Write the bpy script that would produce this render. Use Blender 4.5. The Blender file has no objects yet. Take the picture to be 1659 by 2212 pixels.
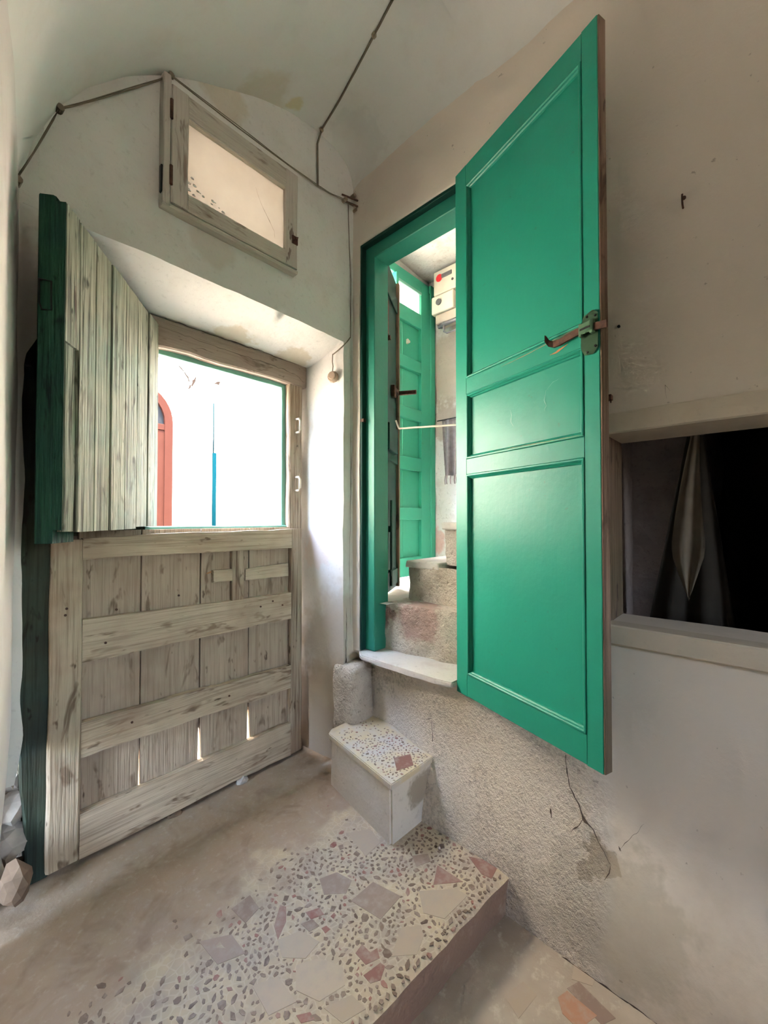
import bpy, bmesh, math, random
from mathutils import Vector, Matrix, noise as mnoise

# ------------------------------------------------------------------ camera, sky, sun, exposure
scn = bpy.context.scene
COL = scn.collection

cam_d = bpy.data.cameras.new('camera')
cam_d.sensor_fit = 'HORIZONTAL'
cam_d.sensor_width = 36.0
cam_d.lens = 880.0 / 1659.0 * 36.0
cam_d.clip_start = 0.02
cam = bpy.data.objects.new('camera', cam_d)
COL.objects.link(cam)
YAW = math.atan(0.925) - math.pi / 2
cam.location = (0.0, 0.0, 1.10)
cam.rotation_euler = (math.radians(91.0), 0.0, YAW)
scn.camera = cam

world = bpy.data.worlds.new('world')
scn.world = world
world.use_nodes = True
wn = world.node_tree
wn.nodes.clear()
w_out = wn.nodes.new('ShaderNodeOutputWorld')
w_bg = wn.nodes.new('ShaderNodeBackground')
w_sky = wn.nodes.new('ShaderNodeTexSky')
w_sky.sky_type = 'NISHITA'
w_sky.sun_disc = False
w_sky.sun_elevation = math.radians(72)
w_sky.sun_rotation = math.radians(195)
w_sky.dust_density = 4.0
w_sky.ozone_density = 1.0
w_sky.air_density = 1.0
wn.links.new(w_sky.outputs[0], w_bg.inputs[0])
w_bg.inputs[1].default_value = 3.0
wn.links.new(w_bg.outputs[0], w_out.inputs[0])

sun_d = bpy.data.lights.new('sun', 'SUN')
sun_d.energy = 20.0
sun_d.angle = math.radians(0.6)
sun_d.color = (1.0, 0.87, 0.72)
sun = bpy.data.objects.new('sun', sun_d)
COL.objects.link(sun)
sun.rotation_euler = Vector((0.08, 0.30, -0.95)).to_track_quat('-Z', 'Y').to_euler()

scn.view_settings.view_transform = 'Standard'
scn.view_settings.look = 'None'
scn.view_settings.gamma = 1.0
scn.view_settings.use_curve_mapping = False
scn.view_settings.exposure = 1.97
cy = scn.cycles
cy.max_bounces = 6
cy.diffuse_bounces = 4
cy.glossy_bounces = 3
cy.transmission_bounces = 8
cy.transparent_max_bounces = 8
cy.sample_clamp_indirect = 4.0
cy.use_denoising = True
cy.use_light_tree = False
cy.use_adaptive_sampling = True
cy.adaptive_threshold = 0.05
cy.adaptive_min_samples = 28
cy.caustics_reflective = False
cy.caustics_refractive = False


def portal(name, loc, direction, sx, sy):
    d = bpy.data.lights.new(name, 'AREA')
    d.shape = 'RECTANGLE'
    d.size = sx
    d.size_y = sy
    d.cycles.is_portal = True
    o = bpy.data.objects.new(name, d)
    COL.objects.link(o)
    o.location = loc
    o.rotation_euler = Vector(direction).to_track_quat('-Z', 'Z').to_euler()
    return o


portal('door_portal', (0.66, 1.735, 0.93), (0, -1, 0), 1.12, 1.95)
portal('rear_portal', (0.425, -2.36, 1.375), (0, 1, 0), 0.55, 0.75)
portal('transom_portal', (0.71, 1.735, 2.29), (0, -1, 0), 0.50, 0.42)
portal('hall_portal', (1.81, 1.735, 1.65), (0, -1, 0), 0.84, 1.95)

# ------------------------------------------------------------------ node helper
class N:
    def __init__(s, name):
        s.m = bpy.data.materials.new(name)
        s.m.use_nodes = True
        s.t = s.m.node_tree
        s.t.nodes.clear()
        s.out = s.t.nodes.new('ShaderNodeOutputMaterial')
        tc = s.t.nodes.new('ShaderNodeTexCoord')
        s.co = tc.outputs['Object']
        g = s.t.nodes.new('ShaderNodeNewGeometry')
        s.pos = g.outputs['Position']

    def new(s, t):
        return s.t.nodes.new(t)

    def put(s, sock, v):
        if isinstance(v, bpy.types.NodeSocket):
            s.t.links.new(v, sock)
        elif isinstance(v, (tuple, list)):
            if len(v) == 3 and sock.type == 'RGBA':
                v = (*v, 1.0)
            sock.default_value = v
        else:
            sock.default_value = v

    def mapping(s, scale=(1, 1, 1), loc=(0, 0, 0), rot=(0, 0, 0), vec=None):
        n = s.new('ShaderNodeMapping')
        s.put(n.inputs[0], vec or s.co)
        n.inputs['Location'].default_value = loc
        n.inputs['Rotation'].default_value = rot
        n.inputs['Scale'].default_value = scale
        return n.outputs[0]

    def noise(s, scale=5, detail=5, rough=0.55, dist=0.0, vec=None):
        detail = min(detail, 3)
        n = s.new('ShaderNodeTexNoise')
        s.put(n.inputs['Vector'], vec or s.co)
        n.inputs['Scale'].default_value = scale
        n.inputs['Detail'].default_value = detail
        n.inputs['Roughness'].default_value = rough
        n.inputs['Distortion'].default_value = dist
        return n.outputs[0]

    def voro(s, scale=5, feature='F1', vec=None, out=0, rand=1.0):
        n = s.new('ShaderNodeTexVoronoi')
        n.feature = feature
        s.put(n.inputs['Vector'], vec or s.co)
        n.inputs['Scale'].default_value = scale
        n.inputs['Randomness'].default_value = rand
        return n.outputs[out]

    def ramp(s, fac, stops, interp='LINEAR'):
        n = s.new('ShaderNodeValToRGB')
        n.color_ramp.interpolation = interp
        e = n.color_ramp.elements
        while len(e) < len(stops):
            e.new(0.5)
        for i, (p, c) in enumerate(stops):
            e[i].position = p
            if isinstance(c, (int, float)):
                c = (c, c, c)
            e[i].color = (*c, 1.0)
        s.put(n.inputs[0], fac)
        return n.outputs[0]

    def mix(s, fac, a, b, mode='MIX'):
        n = s.new('ShaderNodeMix')
        n.data_type = 'RGBA'
        n.blend_type = mode
        s.put(n.inputs[0], fac)
        s.put(n.inputs[6], a)
        s.put(n.inputs[7], b)
        return n.outputs[2]

    def math(s, op, a, b=0.0, clamp=False):
        n = s.new('ShaderNodeMath')
        n.operation = op
        n.use_clamp = clamp
        s.put(n.inputs[0], a)
        s.put(n.inputs[1], b)
        return n.outputs[0]

    def rng(s, v, a, b, c=0.0, d=1.0):
        n = s.new('ShaderNodeMapRange')
        n.interpolation_type = 'SMOOTHSTEP'
        s.put(n.inputs[0], v)
        n.inputs[1].default_value = a
        n.inputs[2].default_value = b
        n.inputs[3].default_value = c
        n.inputs[4].default_value = d
        return n.outputs[0]

    def axis(s, i, vec=None):
        n = s.new('ShaderNodeSeparateXYZ')
        s.put(n.inputs[0], vec or s.co)
        return n.outputs[i]

    def blob(s, centre, radius, warp=0.15, wscale=8.0, soft=0.35):
        """noise-edged patch around a point: 1 inside, 0 outside"""
        n = s.new('ShaderNodeVectorMath')
        n.operation = 'DISTANCE'
        s.put(n.inputs[0], s.co)
        n.inputs[1].default_value = centre
        if not hasattr(s, 'wcache'):
            s.wcache = {}
        key = 8 if wscale < 11 else 16
        if key not in s.wcache:
            s.wcache[key] = s.math('SUBTRACT', s.noise(key, 4, 0.65), 0.5)
        w = s.math('MULTIPLY', s.wcache[key], warp * 2)
        d = s.math('ADD', n.outputs['Value'], w)
        return s.rng(d, radius * (1 - soft), radius, 1.0, 0.0)

    def bump(s, h, strength=0.3, dist=0.01, normal=None):
        n = s.new('ShaderNodeBump')
        n.inputs['Strength'].default_value = strength
        n.inputs['Distance'].default_value = dist
        s.put(n.inputs['Height'], h)
        if normal is not None:
            s.put(n.inputs['Normal'], normal)
        return n.outputs[0]

    def bsdf(s, color, rough=0.8, metal=0.0, normal=None, spec=0.5, coat=0.0):
        p = s.new('ShaderNodeBsdfPrincipled')
        s.put(p.inputs['Base Color'], color)
        s.put(p.inputs['Roughness'], rough)
        p.inputs['Metallic'].default_value = metal
        p.inputs['Specular IOR Level'].default_value = spec
        p.inputs['Coat Weight'].default_value = coat
        if normal is not None:
            s.put(p.inputs['Normal'], normal)
        return p.outputs[0]

    def end(s, sh):
        s.t.links.new(sh, s.out.inputs[0])
        return s.m


M = {}


def plain(name, col, rough=0.7, metal=0.0, var=0.12, scale=30, bump=0.15, spec=0.5):
    n = N(name)
    f = n.noise(scale, 5)
    c = n.mix(f, tuple(x * (1 - var * 1.6) for x in col), tuple(min(1, x * (1 + var)) for x in col))
    M[name] = n.end(n.bsdf(c, rough, metal, n.bump(f, bump, 0.004), spec))
    return M[name]


def m_limewash(name, a, b, stain, speck=0.5, bmp=0.22, patch=None, lumps=0.35):
    n = N(name)
    big = n.noise(1.7, 6, 0.6, 0.4)
    med = n.noise(7, 6, 0.62)
    c = n.mix(n.ramp(big, [(0.35, 0.0), (0.68, 1.0)]), a, b)
    c = n.mix(n.ramp(med, [(0.52, 0.0), (0.78, 0.55)]), c, stain)
    fine = n.noise(60, 4, 0.7)
    c = n.mix(n.ramp(fine, [(0.30, 0.35 * speck), (0.42, 0.0)]), c, tuple(x * 0.55 for x in stain))
    if patch:
        for (cen, rad, col, amt, wp, ws) in patch:
            c = n.mix(n.math('MULTIPLY', n.blob(cen, rad, wp, ws), amt), c, col)
    h = n.math('ADD', n.math('MULTIPLY', n.noise(14, 5), 1.0), n.math('MULTIPLY', fine, lumps))
    M[name] = n.end(n.bsdf(c, 0.92, 0, n.bump(h, bmp, 0.012), 0.25))
    return M[name]


def build_materials():
    # vault and upper walls: old whitewash, a little green-grey, tan water stains near the corner
    m_limewash('vault_plaster', (0.71, 0.71, 0.665), (0.75, 0.74, 0.69), (0.64, 0.61, 0.54), 0.15, 0.10,
               [((0.80, 1.36, 2.68), 0.13, (0.55, 0.46, 0.29), 0.45, 0.07, 9),
                ((0.93, 1.33, 2.72), 0.05, (0.62, 0.52, 0.22), 0.6, 0.03, 14),
                ((1.20, 1.28, 2.72), 0.15, (0.52, 0.51, 0.46), 0.3, 0.10, 12)])
    m_limewash('back_plaster', (0.70, 0.69, 0.64), (0.75, 0.73, 0.69), (0.61, 0.57, 0.50), 0.55, 0.20,
               [((0.66, 1.38, 2.62), 0.10, (0.55, 0.46, 0.30), 0.5, 0.06, 10),
                ((0.62, 1.38, 2.05), 0.09, (0.56, 0.49, 0.40), 0.45, 0.06, 7),
                ((1.20, 1.50, 0.16), 0.36, (0.36, 0.275, 0.20), 0.85, 0.16, 9),
                ((1.26, 1.38, 0.50), 0.34, (0.46, 0.39, 0.29), 0.65, 0.14, 9),
                ((1.20, 1.55, 0.95), 0.10, (0.72, 0.52, 0.42), 0.35, 0.08, 14),
                ((0.13, 1.38, 1.65), 0.25, (0.60, 0.50, 0.46), 0.5, 0.12, 8),
                ((0.80, 1.62, 1.85), 0.10, (0.55, 0.45, 0.30), 0.6, 0.08, 16),
                ((1.10, 1.60, 1.84), 0.10, (0.52, 0.44, 0.30), 0.6, 0.08, 16)])
    # right wall
    n = N('right_plaster')
    big = n.noise(1.6, 6, 0.6, 0.3)
    c = n.mix(big, (0.71, 0.64, 0.54), (0.77, 0.70, 0.61))
    z = n.axis(2)
    y = n.axis(1)
    wob = n.math('MULTIPLY', n.math('SUBTRACT', n.noise(5, 6, 0.7), 0.5), 0.45)
    zz = n.math('ADD', z, wob)
    damp = n.rng(zz, 0.02, 0.36, 1.0, 0.0)
    c = n.mix(n.math('MULTIPLY', damp, 0.7), c, n.mix(n.noise(22, 6, 0.7), (0.42, 0.355, 0.27), (0.68, 0.61, 0.51)))
    # rough, older render under the doorway
    rough_m = n.math('MULTIPLY', n.rng(n.math('ADD', y, n.math('MULTIPLY', wob, 0.25)), 0.30, 0.40), n.rng(n.math('ADD', z, n.math('MULTIPLY', wob, 0.2)), 0.44, 0.52, 1.0, 0.0))
    pit = n.noise(60, 4, 0.8, 0.8)
    pitc = n.ramp(n.math('MULTIPLY', n.noise(70, 5, 0.75), n.rng(n.noise(6, 4), 0.35, 0.7, 0.75, 1.15)), [(0.30, 1.0), (0.43, 0.0)])
    c = n.mix(n.math('MULTIPLY', rough_m, 0.6), c, (0.84, 0.745, 0.61))
    c = n.mix(n.math('MULTIPLY', n.math('MULTIPLY', rough_m, pitc), 0.55), c, (0.42, 0.36, 0.28))
    # fallen-plaster patch and dirt around it
    c = n.mix(n.math('MULTIPLY', n.blob((1.26, 0.335, 0.150), 0.058, 0.075, 22, 0.2), 0.85), c, (0.40, 0.31, 0.22))
    c = n.mix(n.math('MULTIPLY', n.blob((1.21, 0.30, 0.05), 0.20, 0.14, 14), 0.45), c, (0.40, 0.37, 0.28))
    c = n.mix(n.math('MULTIPLY', n.blob((1.28, 1.15, 2.55), 0.20, 0.10, 10), 0.3), c, (0.60, 0.50, 0.44))
    c = n.mix(n.math('MULTIPLY', n.ramp(n.noise(38, 3, 0.6), [(0.26, 1.0), (0.30, 0.0)]), 0.5), c, (0.25, 0.20, 0.15))
    h = n.math('ADD', n.math('MULTIPLY', n.noise(11, 5), 0.45), n.math('MULTIPLY', n.math('ADD', n.math('MULTIPLY', pit, 1.2), n.noise(85, 5, 0.7)), n.math('ADD', n.math('MULTIPLY', rough_m, 2.0), 0.05)))
    M['right_plaster'] = n.end(n.bsdf(c, 0.93, 0, n.bump(h, 0.6, 0.014), 0.2))

    m_limewash('left_plaster', (0.66, 0.66, 0.60), (0.66, 0.60, 0.58), (0.52, 0.46, 0.42), 0.3, 0.2,
               [((0.13, 1.40, 0.5), 0.5, (0.55, 0.50, 0.42), 0.4, 0.15, 7)])
    m_limewash('hall_plaster', (0.66, 0.65, 0.60), (0.76, 0.75, 0.72), (0.34, 0.28, 0.21), 1.0, 0.4,
               [((2.25, 1.50, 2.1), 0.30, (0.40, 0.33, 0.24), 0.75, 0.16, 9),
                ((2.25, 1.52, 1.75), 0.16, (0.40, 0.32, 0.25), 0.7, 0.12, 11),
                ((2.25, 1.60, 0.95), 0.10, (0.62, 0.22, 0.16), 0.5, 0.06, 14)])
    m_limewash('rubble_render', (0.50, 0.43, 0.34), (0.74, 0.69, 0.60), (0.27, 0.20, 0.145), 1.8, 1.0,
               [((1.42, 1.10, 0.66), 0.12, (0.36, 0.22, 0.19), 0.7, 0.08, 12),
                ((1.50, 1.02, 0.95), 0.08, (0.30, 0.22, 0.17), 0.8, 0.05, 16),
                ((1.42, 1.27, 0.66), 0.07, (0.30, 0.17, 0.15), 0.8, 0.05, 18)], 1.1)
    m_limewash('stair_stone', (0.66, 0.62, 0.56), (0.72, 0.70, 0.66), (0.45, 0.36, 0.32), 0.8, 0.35)
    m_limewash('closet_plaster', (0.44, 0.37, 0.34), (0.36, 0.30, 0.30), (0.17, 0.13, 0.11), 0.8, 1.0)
    plain('closet_shade', (0.03, 0.026, 0.024), 0.95)  # near-black colour stands in for the dark of the closet depth
    m_limewash('block_plaster', (0.66, 0.60, 0.50), (0.74, 0.69, 0.61), (0.54, 0.46, 0.35), 0.7, 0.3,
               [((0.03, -0.185, 0.12), 0.07, (0.34, 0.28, 0.20), 0.85, 0.05, 14)])

    # landing: cream terrazzo under a film of brown dust near the street door
    n = N('terrazzo_bed')
    x = n.axis(0)
    y = n.axis(1)
    wob = n.math('MULTIPLY', n.math('SUBTRACT', n.noise(4.5, 6, 0.65), 0.5), 0.55)
    d = n.math('ADD', n.math('SUBTRACT', y, n.math('MULTIPLY', x, 0.12)), wob)
    dust = n.math('MAXIMUM', n.rng(d, 0.98, 1.12), n.rng(n.math('ADD', x, wob), 0.34, 0.12))
    bed = n.mix(n.ramp(n.noise(9, 5, 0.6), [(0.38, 0.0), (0.62, 1.0)]), (0.55, 0.45, 0.295), (0.41, 0.34, 0.26))
    veins = n.ramp(n.voro(46, 'DISTANCE_TO_EDGE'), [(0.02, 1.0), (0.10, 0.0)])
    bed = n.mix(n.math('MULTIPLY', veins, 0.3), bed, (0.70, 0.64, 0.50))
    dirt = n.mix(n.noise(16, 6, 0.65), (0.34, 0.25, 0.175), (0.43, 0.335, 0.245))
    dirt = n.mix(n.ramp(n.noise(45, 5, 0.7), [(0.55, 0.0), (0.70, 0.5)]), dirt, (0.52, 0.44, 0.35))
    dirt = n.mix(n.ramp(n.noise(8, 6, 0.7, 0.6), [(0.36, 0.6), (0.48, 0.0)]), dirt, (0.26, 0.185, 0.13))
    c = n.mix(n.math('MULTIPLY', dust, 0.93), bed, dirt)
    smear = n.ramp(n.noise(12, 6, 0.7, 0.8), [(0.45, 0.0), (0.62, 0.55)])
    c = n.mix(n.math('MULTIPLY', smear, 0.6), c, (0.40, 0.33, 0.27))
    M['terrazzo_bed'] = n.end(n.bsdf(c, n.math('ADD', n.math('MULTIPLY', dust, 0.25), 0.55), 0, n.bump(n.noise(45, 5, 0.6), 0.2, 0.006), 0.35))

    n = N('terrazzo_clean')
    c = n.mix(n.ramp(n.noise(11, 5, 0.6), [(0.40, 0.0), (0.60, 1.0)]), (0.66, 0.56, 0.36), (0.62, 0.57, 0.50))
    c = n.mix(n.ramp(n.noise(26, 5, 0.65), [(0.56, 0.0), (0.70, 0.5)]), c, (0.50, 0.44, 0.36))
    M['terrazzo_clean'] = n.end(n.bsdf(c, 0.6, 0, n.bump(n.noise(45, 5, 0.6), 0.2, 0.006), 0.35))

    def chip(name, a, b):
        n = N(name)
        oi = n.new('ShaderNodeObjectInfo')
        c = n.mix(oi.outputs['Random'], a, b)
        c = n.mix(n.ramp(n.noise(30, 5, 0.65, vec=n.pos), [(0.45, 0.0), (0.70, 0.7)]), c, (0.42, 0.35, 0.28))
        M[name] = n.end(n.bsdf(c, 0.5, 0, None, 0.4))
    chip('chip_brown', (0.13, 0.082, 0.055), (0.22, 0.155, 0.11))
    chip('chip_red', (0.26, 0.10, 0.08), (0.33, 0.16, 0.12))
    chip('shard_grey', (0.26, 0.185, 0.14), (0.35, 0.265, 0.205))
    chip('shard_rose', (0.24, 0.11, 0.085), (0.32, 0.185, 0.145))
    chip('shard_pale', (0.42, 0.335, 0.24), (0.49, 0.405, 0.30))
    chip('chip_orange', (0.42, 0.22, 0.13), (0.46, 0.26, 0.16))

    n = N('riser_stone')
    f = n.noise(7, 6, 0.65)
    c = n.mix(n.ramp(f, [(0.35, 0.0), (0.65, 1.0)]), (0.25, 0.175, 0.12), (0.28, 0.18, 0.13))
    c = n.mix(n.ramp(n.noise(16, 5, 0.7), [(0.55, 0.0), (0.7, 0.7)]), c, (0.36, 0.28, 0.21))
    M['riser_stone'] = n.end(n.bsdf(c, 0.8, 0, n.bump(n.noise(24, 6, 0.65), 0.45, 0.01), 0.3))

    n = N('lower_floor_stone')
    c = n.mix(n.ramp(n.noise(5, 6, 0.6), [(0.35, 0.0), (0.65, 1.0)]), (0.34, 0.27, 0.19), (0.45, 0.38, 0.29))
    c = n.mix(n.ramp(n.noise(30, 5, 0.7), [(0.55, 0.0), (0.75, 0.6)]), c, (0.62, 0.57, 0.44))
    M['lower_floor_stone'] = n.end(n.bsdf(c, 0.8, 0, n.bump(n.noise(40, 6, 0.65), 0.3, 0.008), 0.3))

    # weathered, once-whitewashed boards: grain along z (vertical) or x (rails)
    def wood(name, vert, a, b, dark, green=None, amt=0.35, wear=0.5, grime=None, rough=0.85):
        n = N(name)
        sc = (38, 38, 1.3) if vert else (1.3, 38, 38)
        v = n.mapping(sc)
        g = n.noise(1.0, 7, 0.65, 0.3, v)
        v2 = n.mapping(tuple(q * 3.2 if q > 5 else q * 2.2 for q in sc))
        g2 = n.noise(1.0, 5, 0.7, 0.2, v2)
        c = n.mix(n.ramp(g, [(0.30, 0.0), (0.70, 1.0)]), a, b)
        if green:
            c = n.mix(n.math('MULTIPLY', n.ramp(n.noise(2.6, 5, 0.6), [(0.42, 0.0), (0.62, 1.0)]), amt), c, green)
        c = n.mix(n.ramp(g2, [(0.36, wear), (0.52, 0.0)]), c, dark)
        spots = n.noise(9, 6, 0.7, 0.5, n.mapping((2.2, 2.2, 0.6) if vert else (0.6, 2.2, 2.2)))
        c = n.mix(n.ramp(spots, [(0.33, 0.85), (0.42, 0.0)]), c, tuple(q * 0.8 for q in dark))
        knots = n.ramp(n.noise(26, 4, 0.6, 0, n.mapping((1, 1, 0.35) if vert else (0.35, 1, 1))), [(0.30, 0.9), (0.345, 0.0)])
        c = n.mix(knots, c, tuple(q * 0.55 for q in dark))
        if grime:
            c = n.mix(n.math('MULTIPLY', n.ramp(n.noise(3.5, 6, 0.65), [(0.48, 0.0), (0.68, 1.0)]), 0.7), c, grime)
        h = n.math('ADD', n.math('MULTIPLY', g2, 0.8), g)
        M[name] = n.end(n.bsdf(c, rough, 0, n.bump(h, 0.6, 0.008), 0.25))
    wood('old_board', True, (0.43, 0.345, 0.26), (0.50, 0.41, 0.315), (0.22, 0.155, 0.11), None, 0.3, 0.4, (0.34, 0.255, 0.185))
    wood('old_rail', False, (0.54, 0.44, 0.325), (0.62, 0.515, 0.385), (0.23, 0.155, 0.10), (0.43, 0.40, 0.30), 0.3, 0.5, (0.37, 0.28, 0.20))
    wood('old_stile', True, (0.53, 0.43, 0.315), (0.60, 0.50, 0.37), (0.21, 0.14, 0.09), (0.37, 0.39, 0.28), 0.35, 0.5, (0.32, 0.22, 0.15))
    wood('bare_post', True, (0.34, 0.27, 0.20), (0.46, 0.39, 0.30), (0.15, 0.10, 0.07), None, 0, 0.9, (0.30, 0.20, 0.13))
    wood('bare_lintel', False, (0.32, 0.26, 0.215), (0.37, 0.305, 0.255), (0.20, 0.145, 0.11), None, 0, 0.25, (0.29, 0.215, 0.175))
    wood('shutter_board', True, (0.20, 0.21, 0.16), (0.36, 0.365, 0.275), (0.04, 0.045, 0.032), (0.16, 0.27, 0.215), 0.65, 1.0, (0.33, 0.32, 0.235))
    wood('shutter_edge', True, (0.018, 0.070, 0.044), (0.026, 0.100, 0.062), (0.010, 0.018, 0.02), (0.012, 0.038, 0.050), 0.8, 0.5)
    wood('green_post', True, (0.050, 0.072, 0.052), (0.070, 0.098, 0.070), (0.02, 0.02, 0.015), (0.015, 0.030, 0.042), 0.8, 0.5, (0.06, 0.05, 0.03))
    wood('raw_edge', True, (0.17, 0.115, 0.08), (0.26, 0.18, 0.13), (0.08, 0.05, 0.04), (0.08, 0.08, 0.035), 0.5, 0.6)
    wood('sash_wood', True, (0.50, 0.46, 0.40), (0.55, 0.51, 0.44), (0.30, 0.22, 0.18), None, 0, 0.25, (0.48, 0.40, 0.36))
    wood('sash_rail', False, (0.50, 0.46, 0.39), (0.55, 0.51, 0.43), (0.30, 0.22, 0.17), None, 0, 0.25, (0.46, 0.40, 0.33))
    wood('lintel_paint', False, (0.60, 0.54, 0.44), (0.66, 0.60, 0.50), (0.36, 0.28, 0.2), None, 0, 0.15)
    m_limewash('hatch_paint', (0.60, 0.53, 0.42), (0.66, 0.59, 0.48), (0.52, 0.44, 0.33), 0.3, 0.15)

    def green(name, a, b, rough=0.28, bmp=0.10, chips=0.4, spec=0.4):
        n = N(name)
        f = n.noise(2.2, 5, 0.6)
        c = n.mix(f, a, b)
        c = n.mix(n.math('MULTIPLY', n.ramp(n.noise(48, 4, 0.65), [(0.27, 1.0), (0.30, 0.0)]), chips), c, (0.06, 0.10, 0.07))
        v = n.mapping((60, 60, 4))
        h = n.math('ADD', n.math('MULTIPLY', n.noise(1.0, 5, 0.6, 0.2, v), 0.6), n.noise(55, 3, 0.5))
        r = n.math('ADD', n.math('MULTIPLY', n.noise(9, 4), 0.16), rough - 0.08)
        M[name] = n.end(n.bsdf(c, r, 0, n.bump(h, bmp, 0.004), spec))
    green('green_gloss', (0.012, 0.25, 0.170), (0.018, 0.29, 0.200), 0.38, 0.16, 0.25, 0.32)
    green('green_trim', (0.020, 0.21, 0.145), (0.030, 0.26, 0.18), 0.42, 0.12)
    green('green_hall', (0.025, 0.30, 0.185), (0.040, 0.36, 0.23), 0.5, 0.12)
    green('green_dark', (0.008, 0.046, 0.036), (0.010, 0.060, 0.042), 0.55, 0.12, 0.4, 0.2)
    green('green_stop', (0.15, 0.40, 0.32), (0.22, 0.47, 0.39), 0.6, 0.12, 0.9)

    def glass(name, ca, cb, lo, hi):
        n = N(name)
        tr = n.new('ShaderNodeBsdfTransparent')
        tr.inputs[0].default_value = (0.85, 0.83, 0.78, 1)
        tl = n.new('ShaderNodeBsdfTranslucent')
        n.put(tl.inputs[0], n.mix(n.noise(7, 5), ca, cb))
        df = n.new('ShaderNodeBsdfDiffuse')
        df.inputs[0].default_value = (0.45, 0.42, 0.36, 1)
        a = n.new('ShaderNodeMixShader')
        a.inputs[0].default_value = 0.25
        n.t.links.new(tl.outputs[0], a.inputs[1])
        n.t.links.new(df.outputs[0], a.inputs[2])
        b = n.new('ShaderNodeMixShader')
        n.put(b.inputs[0], n.ramp(n.noise(14, 5, 0.65), [(0.3, lo), (0.7, hi)]))
        n.t.links.new(tr.outputs[0], b.inputs[1])
        n.t.links.new(a.outputs[0], b.inputs[2])
        M[name] = n.end(b.outputs[0])

    glass('dusty_glass', (0.29, 0.265, 0.235), (0.38, 0.365, 0.335), 0.96, 0.985)
    glass('hall_glass', (0.75, 0.72, 0.68), (0.85, 0.83, 0.80), 0.85, 0.95)

    n = N('rusty_iron')
    f = n.noise(60, 5, 0.65)
    c = n.mix(n.ramp(f, [(0.35, 0.0), (0.65, 1.0)]), (0.055, 0.026, 0.017), (0.13, 0.060, 0.036))
    M['rusty_iron'] = n.end(n.bsdf(c, 0.65, 0.3, n.bump(f, 0.3, 0.002)))
    plain('black_iron', (0.02, 0.02, 0.02), 0.5, 0.4)
    plain('pale_metal', (0.62, 0.56, 0.46), 0.5, 0.2)
    plain('olive_metal', (0.10, 0.21, 0.12), 0.45, 0.3)
    plain('cable_sheath', (0.20, 0.165, 0.115), 0.7, 0, 0.25)
    plain('porcelain', (0.36, 0.28, 0.19), 0.5)
    plain('bakelite', (0.42, 0.32, 0.24), 0.5)
    plain('meter_case', (0.66, 0.62, 0.50), 0.5, 0, 0.05)
    plain('meter_grey', (0.42, 0.36, 0.28), 0.6)
    plain('meter_dark', (0.10, 0.10, 0.10), 0.3)
    plain('meter_red', (0.72, 0.03, 0.04), 0.4)
    plain('conduit', (0.12, 0.12, 0.13), 0.4)
    plain('bare_wood', (0.46, 0.22, 0.09), 0.8)
    plain('scrape_tan', (0.33, 0.27, 0.15), 0.8)
    plain('cloth_grey', (0.36, 0.33, 0.31), 0.95, 0, 0.3, 40)
    plain('cloth_fringe', (0.26, 0.22, 0.21), 0.95)
    plain('rag_cloth', (0.36, 0.30, 0.23), 0.95, 0, 0.2, 18)
    plain('curtain_cloth', (0.075, 0.062, 0.05), 0.95, 0, 0.2, 18)
    plain('rubble', (0.50, 0.46, 0.41), 0.9, 0, 0.35, 18, 0.6)
    plain('rubble_brown', (0.22, 0.15, 0.10), 0.9, 0, 0.35, 18, 0.6)
    plain('crack', (0.10, 0.075, 0.055), 1.0)
    plain('house_paint', (0.84, 0.75, 0.61), 0.9, 0, 0.04, 3)
    plain('yard_stone', (0.50, 0.44, 0.35), 0.9, 0, 0.2, 4)
    plain('street_stone', (0.26, 0.235, 0.20), 0.9, 0, 0.2, 4)
    plain('facade_paint', (0.80, 0.78, 0.74), 0.9, 0, 0.04, 3)
    plain('facade_tan', (0.013, 0.0095, 0.0072), 1.0, 0, 0.1, 8, 0.1, 0.0)
    plain('terracotta_door', (0.022, 0.0085, 0.0062), 1.0, 0, 0.1, 8, 0.1, 0.0)
    plain('fanlight_glass', (0.0105, 0.0115, 0.0125), 1.0, 0, 0.1, 8, 0.1, 0.0)
    plain('fanlight_iron', (0.004, 0.004, 0.0045), 1.0, 0, 0.1, 8, 0.1, 0.0)
    plain('pipe_blue', (0.0008, 0.0085, 0.0115), 1.0, 0, 0.1, 8, 0.1, 0.0)
    plain('roof_slab', (0.5, 0.48, 0.45), 0.9)


build_materials()

# ------------------------------------------------------------------ geometry helpers
RND = random.Random(7)
ROOTM = {}


def nz(x, y, z, s=1.0, o=0.0):
    return mnoise.noise(Vector((x * s + o, y * s - o * 0.7, z * s + o * 1.3)))


def tag(o, label, cat=None, kind=None, group=None):
    if label:
        o['label'] = label
    if cat:
        o['category'] = cat
    if kind:
        o['kind'] = kind
    if group:
        o['group'] = group
    return o


def thing(name, label, cat, loc=(0, 0, 0), rotz=0.0, kind=None, group=None):
    o = bpy.data.objects.new(name, None)
    o.empty_display_size = 0.05
    COL.objects.link(o)
    o.location = loc
    o.rotation_euler = (0, 0, rotz)
    ROOTM[o.name] = Matrix.Translation(Vector(loc)) @ Matrix.Rotation(rotz, 4, 'Z')
    return tag(o, label, cat, kind, group)


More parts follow.
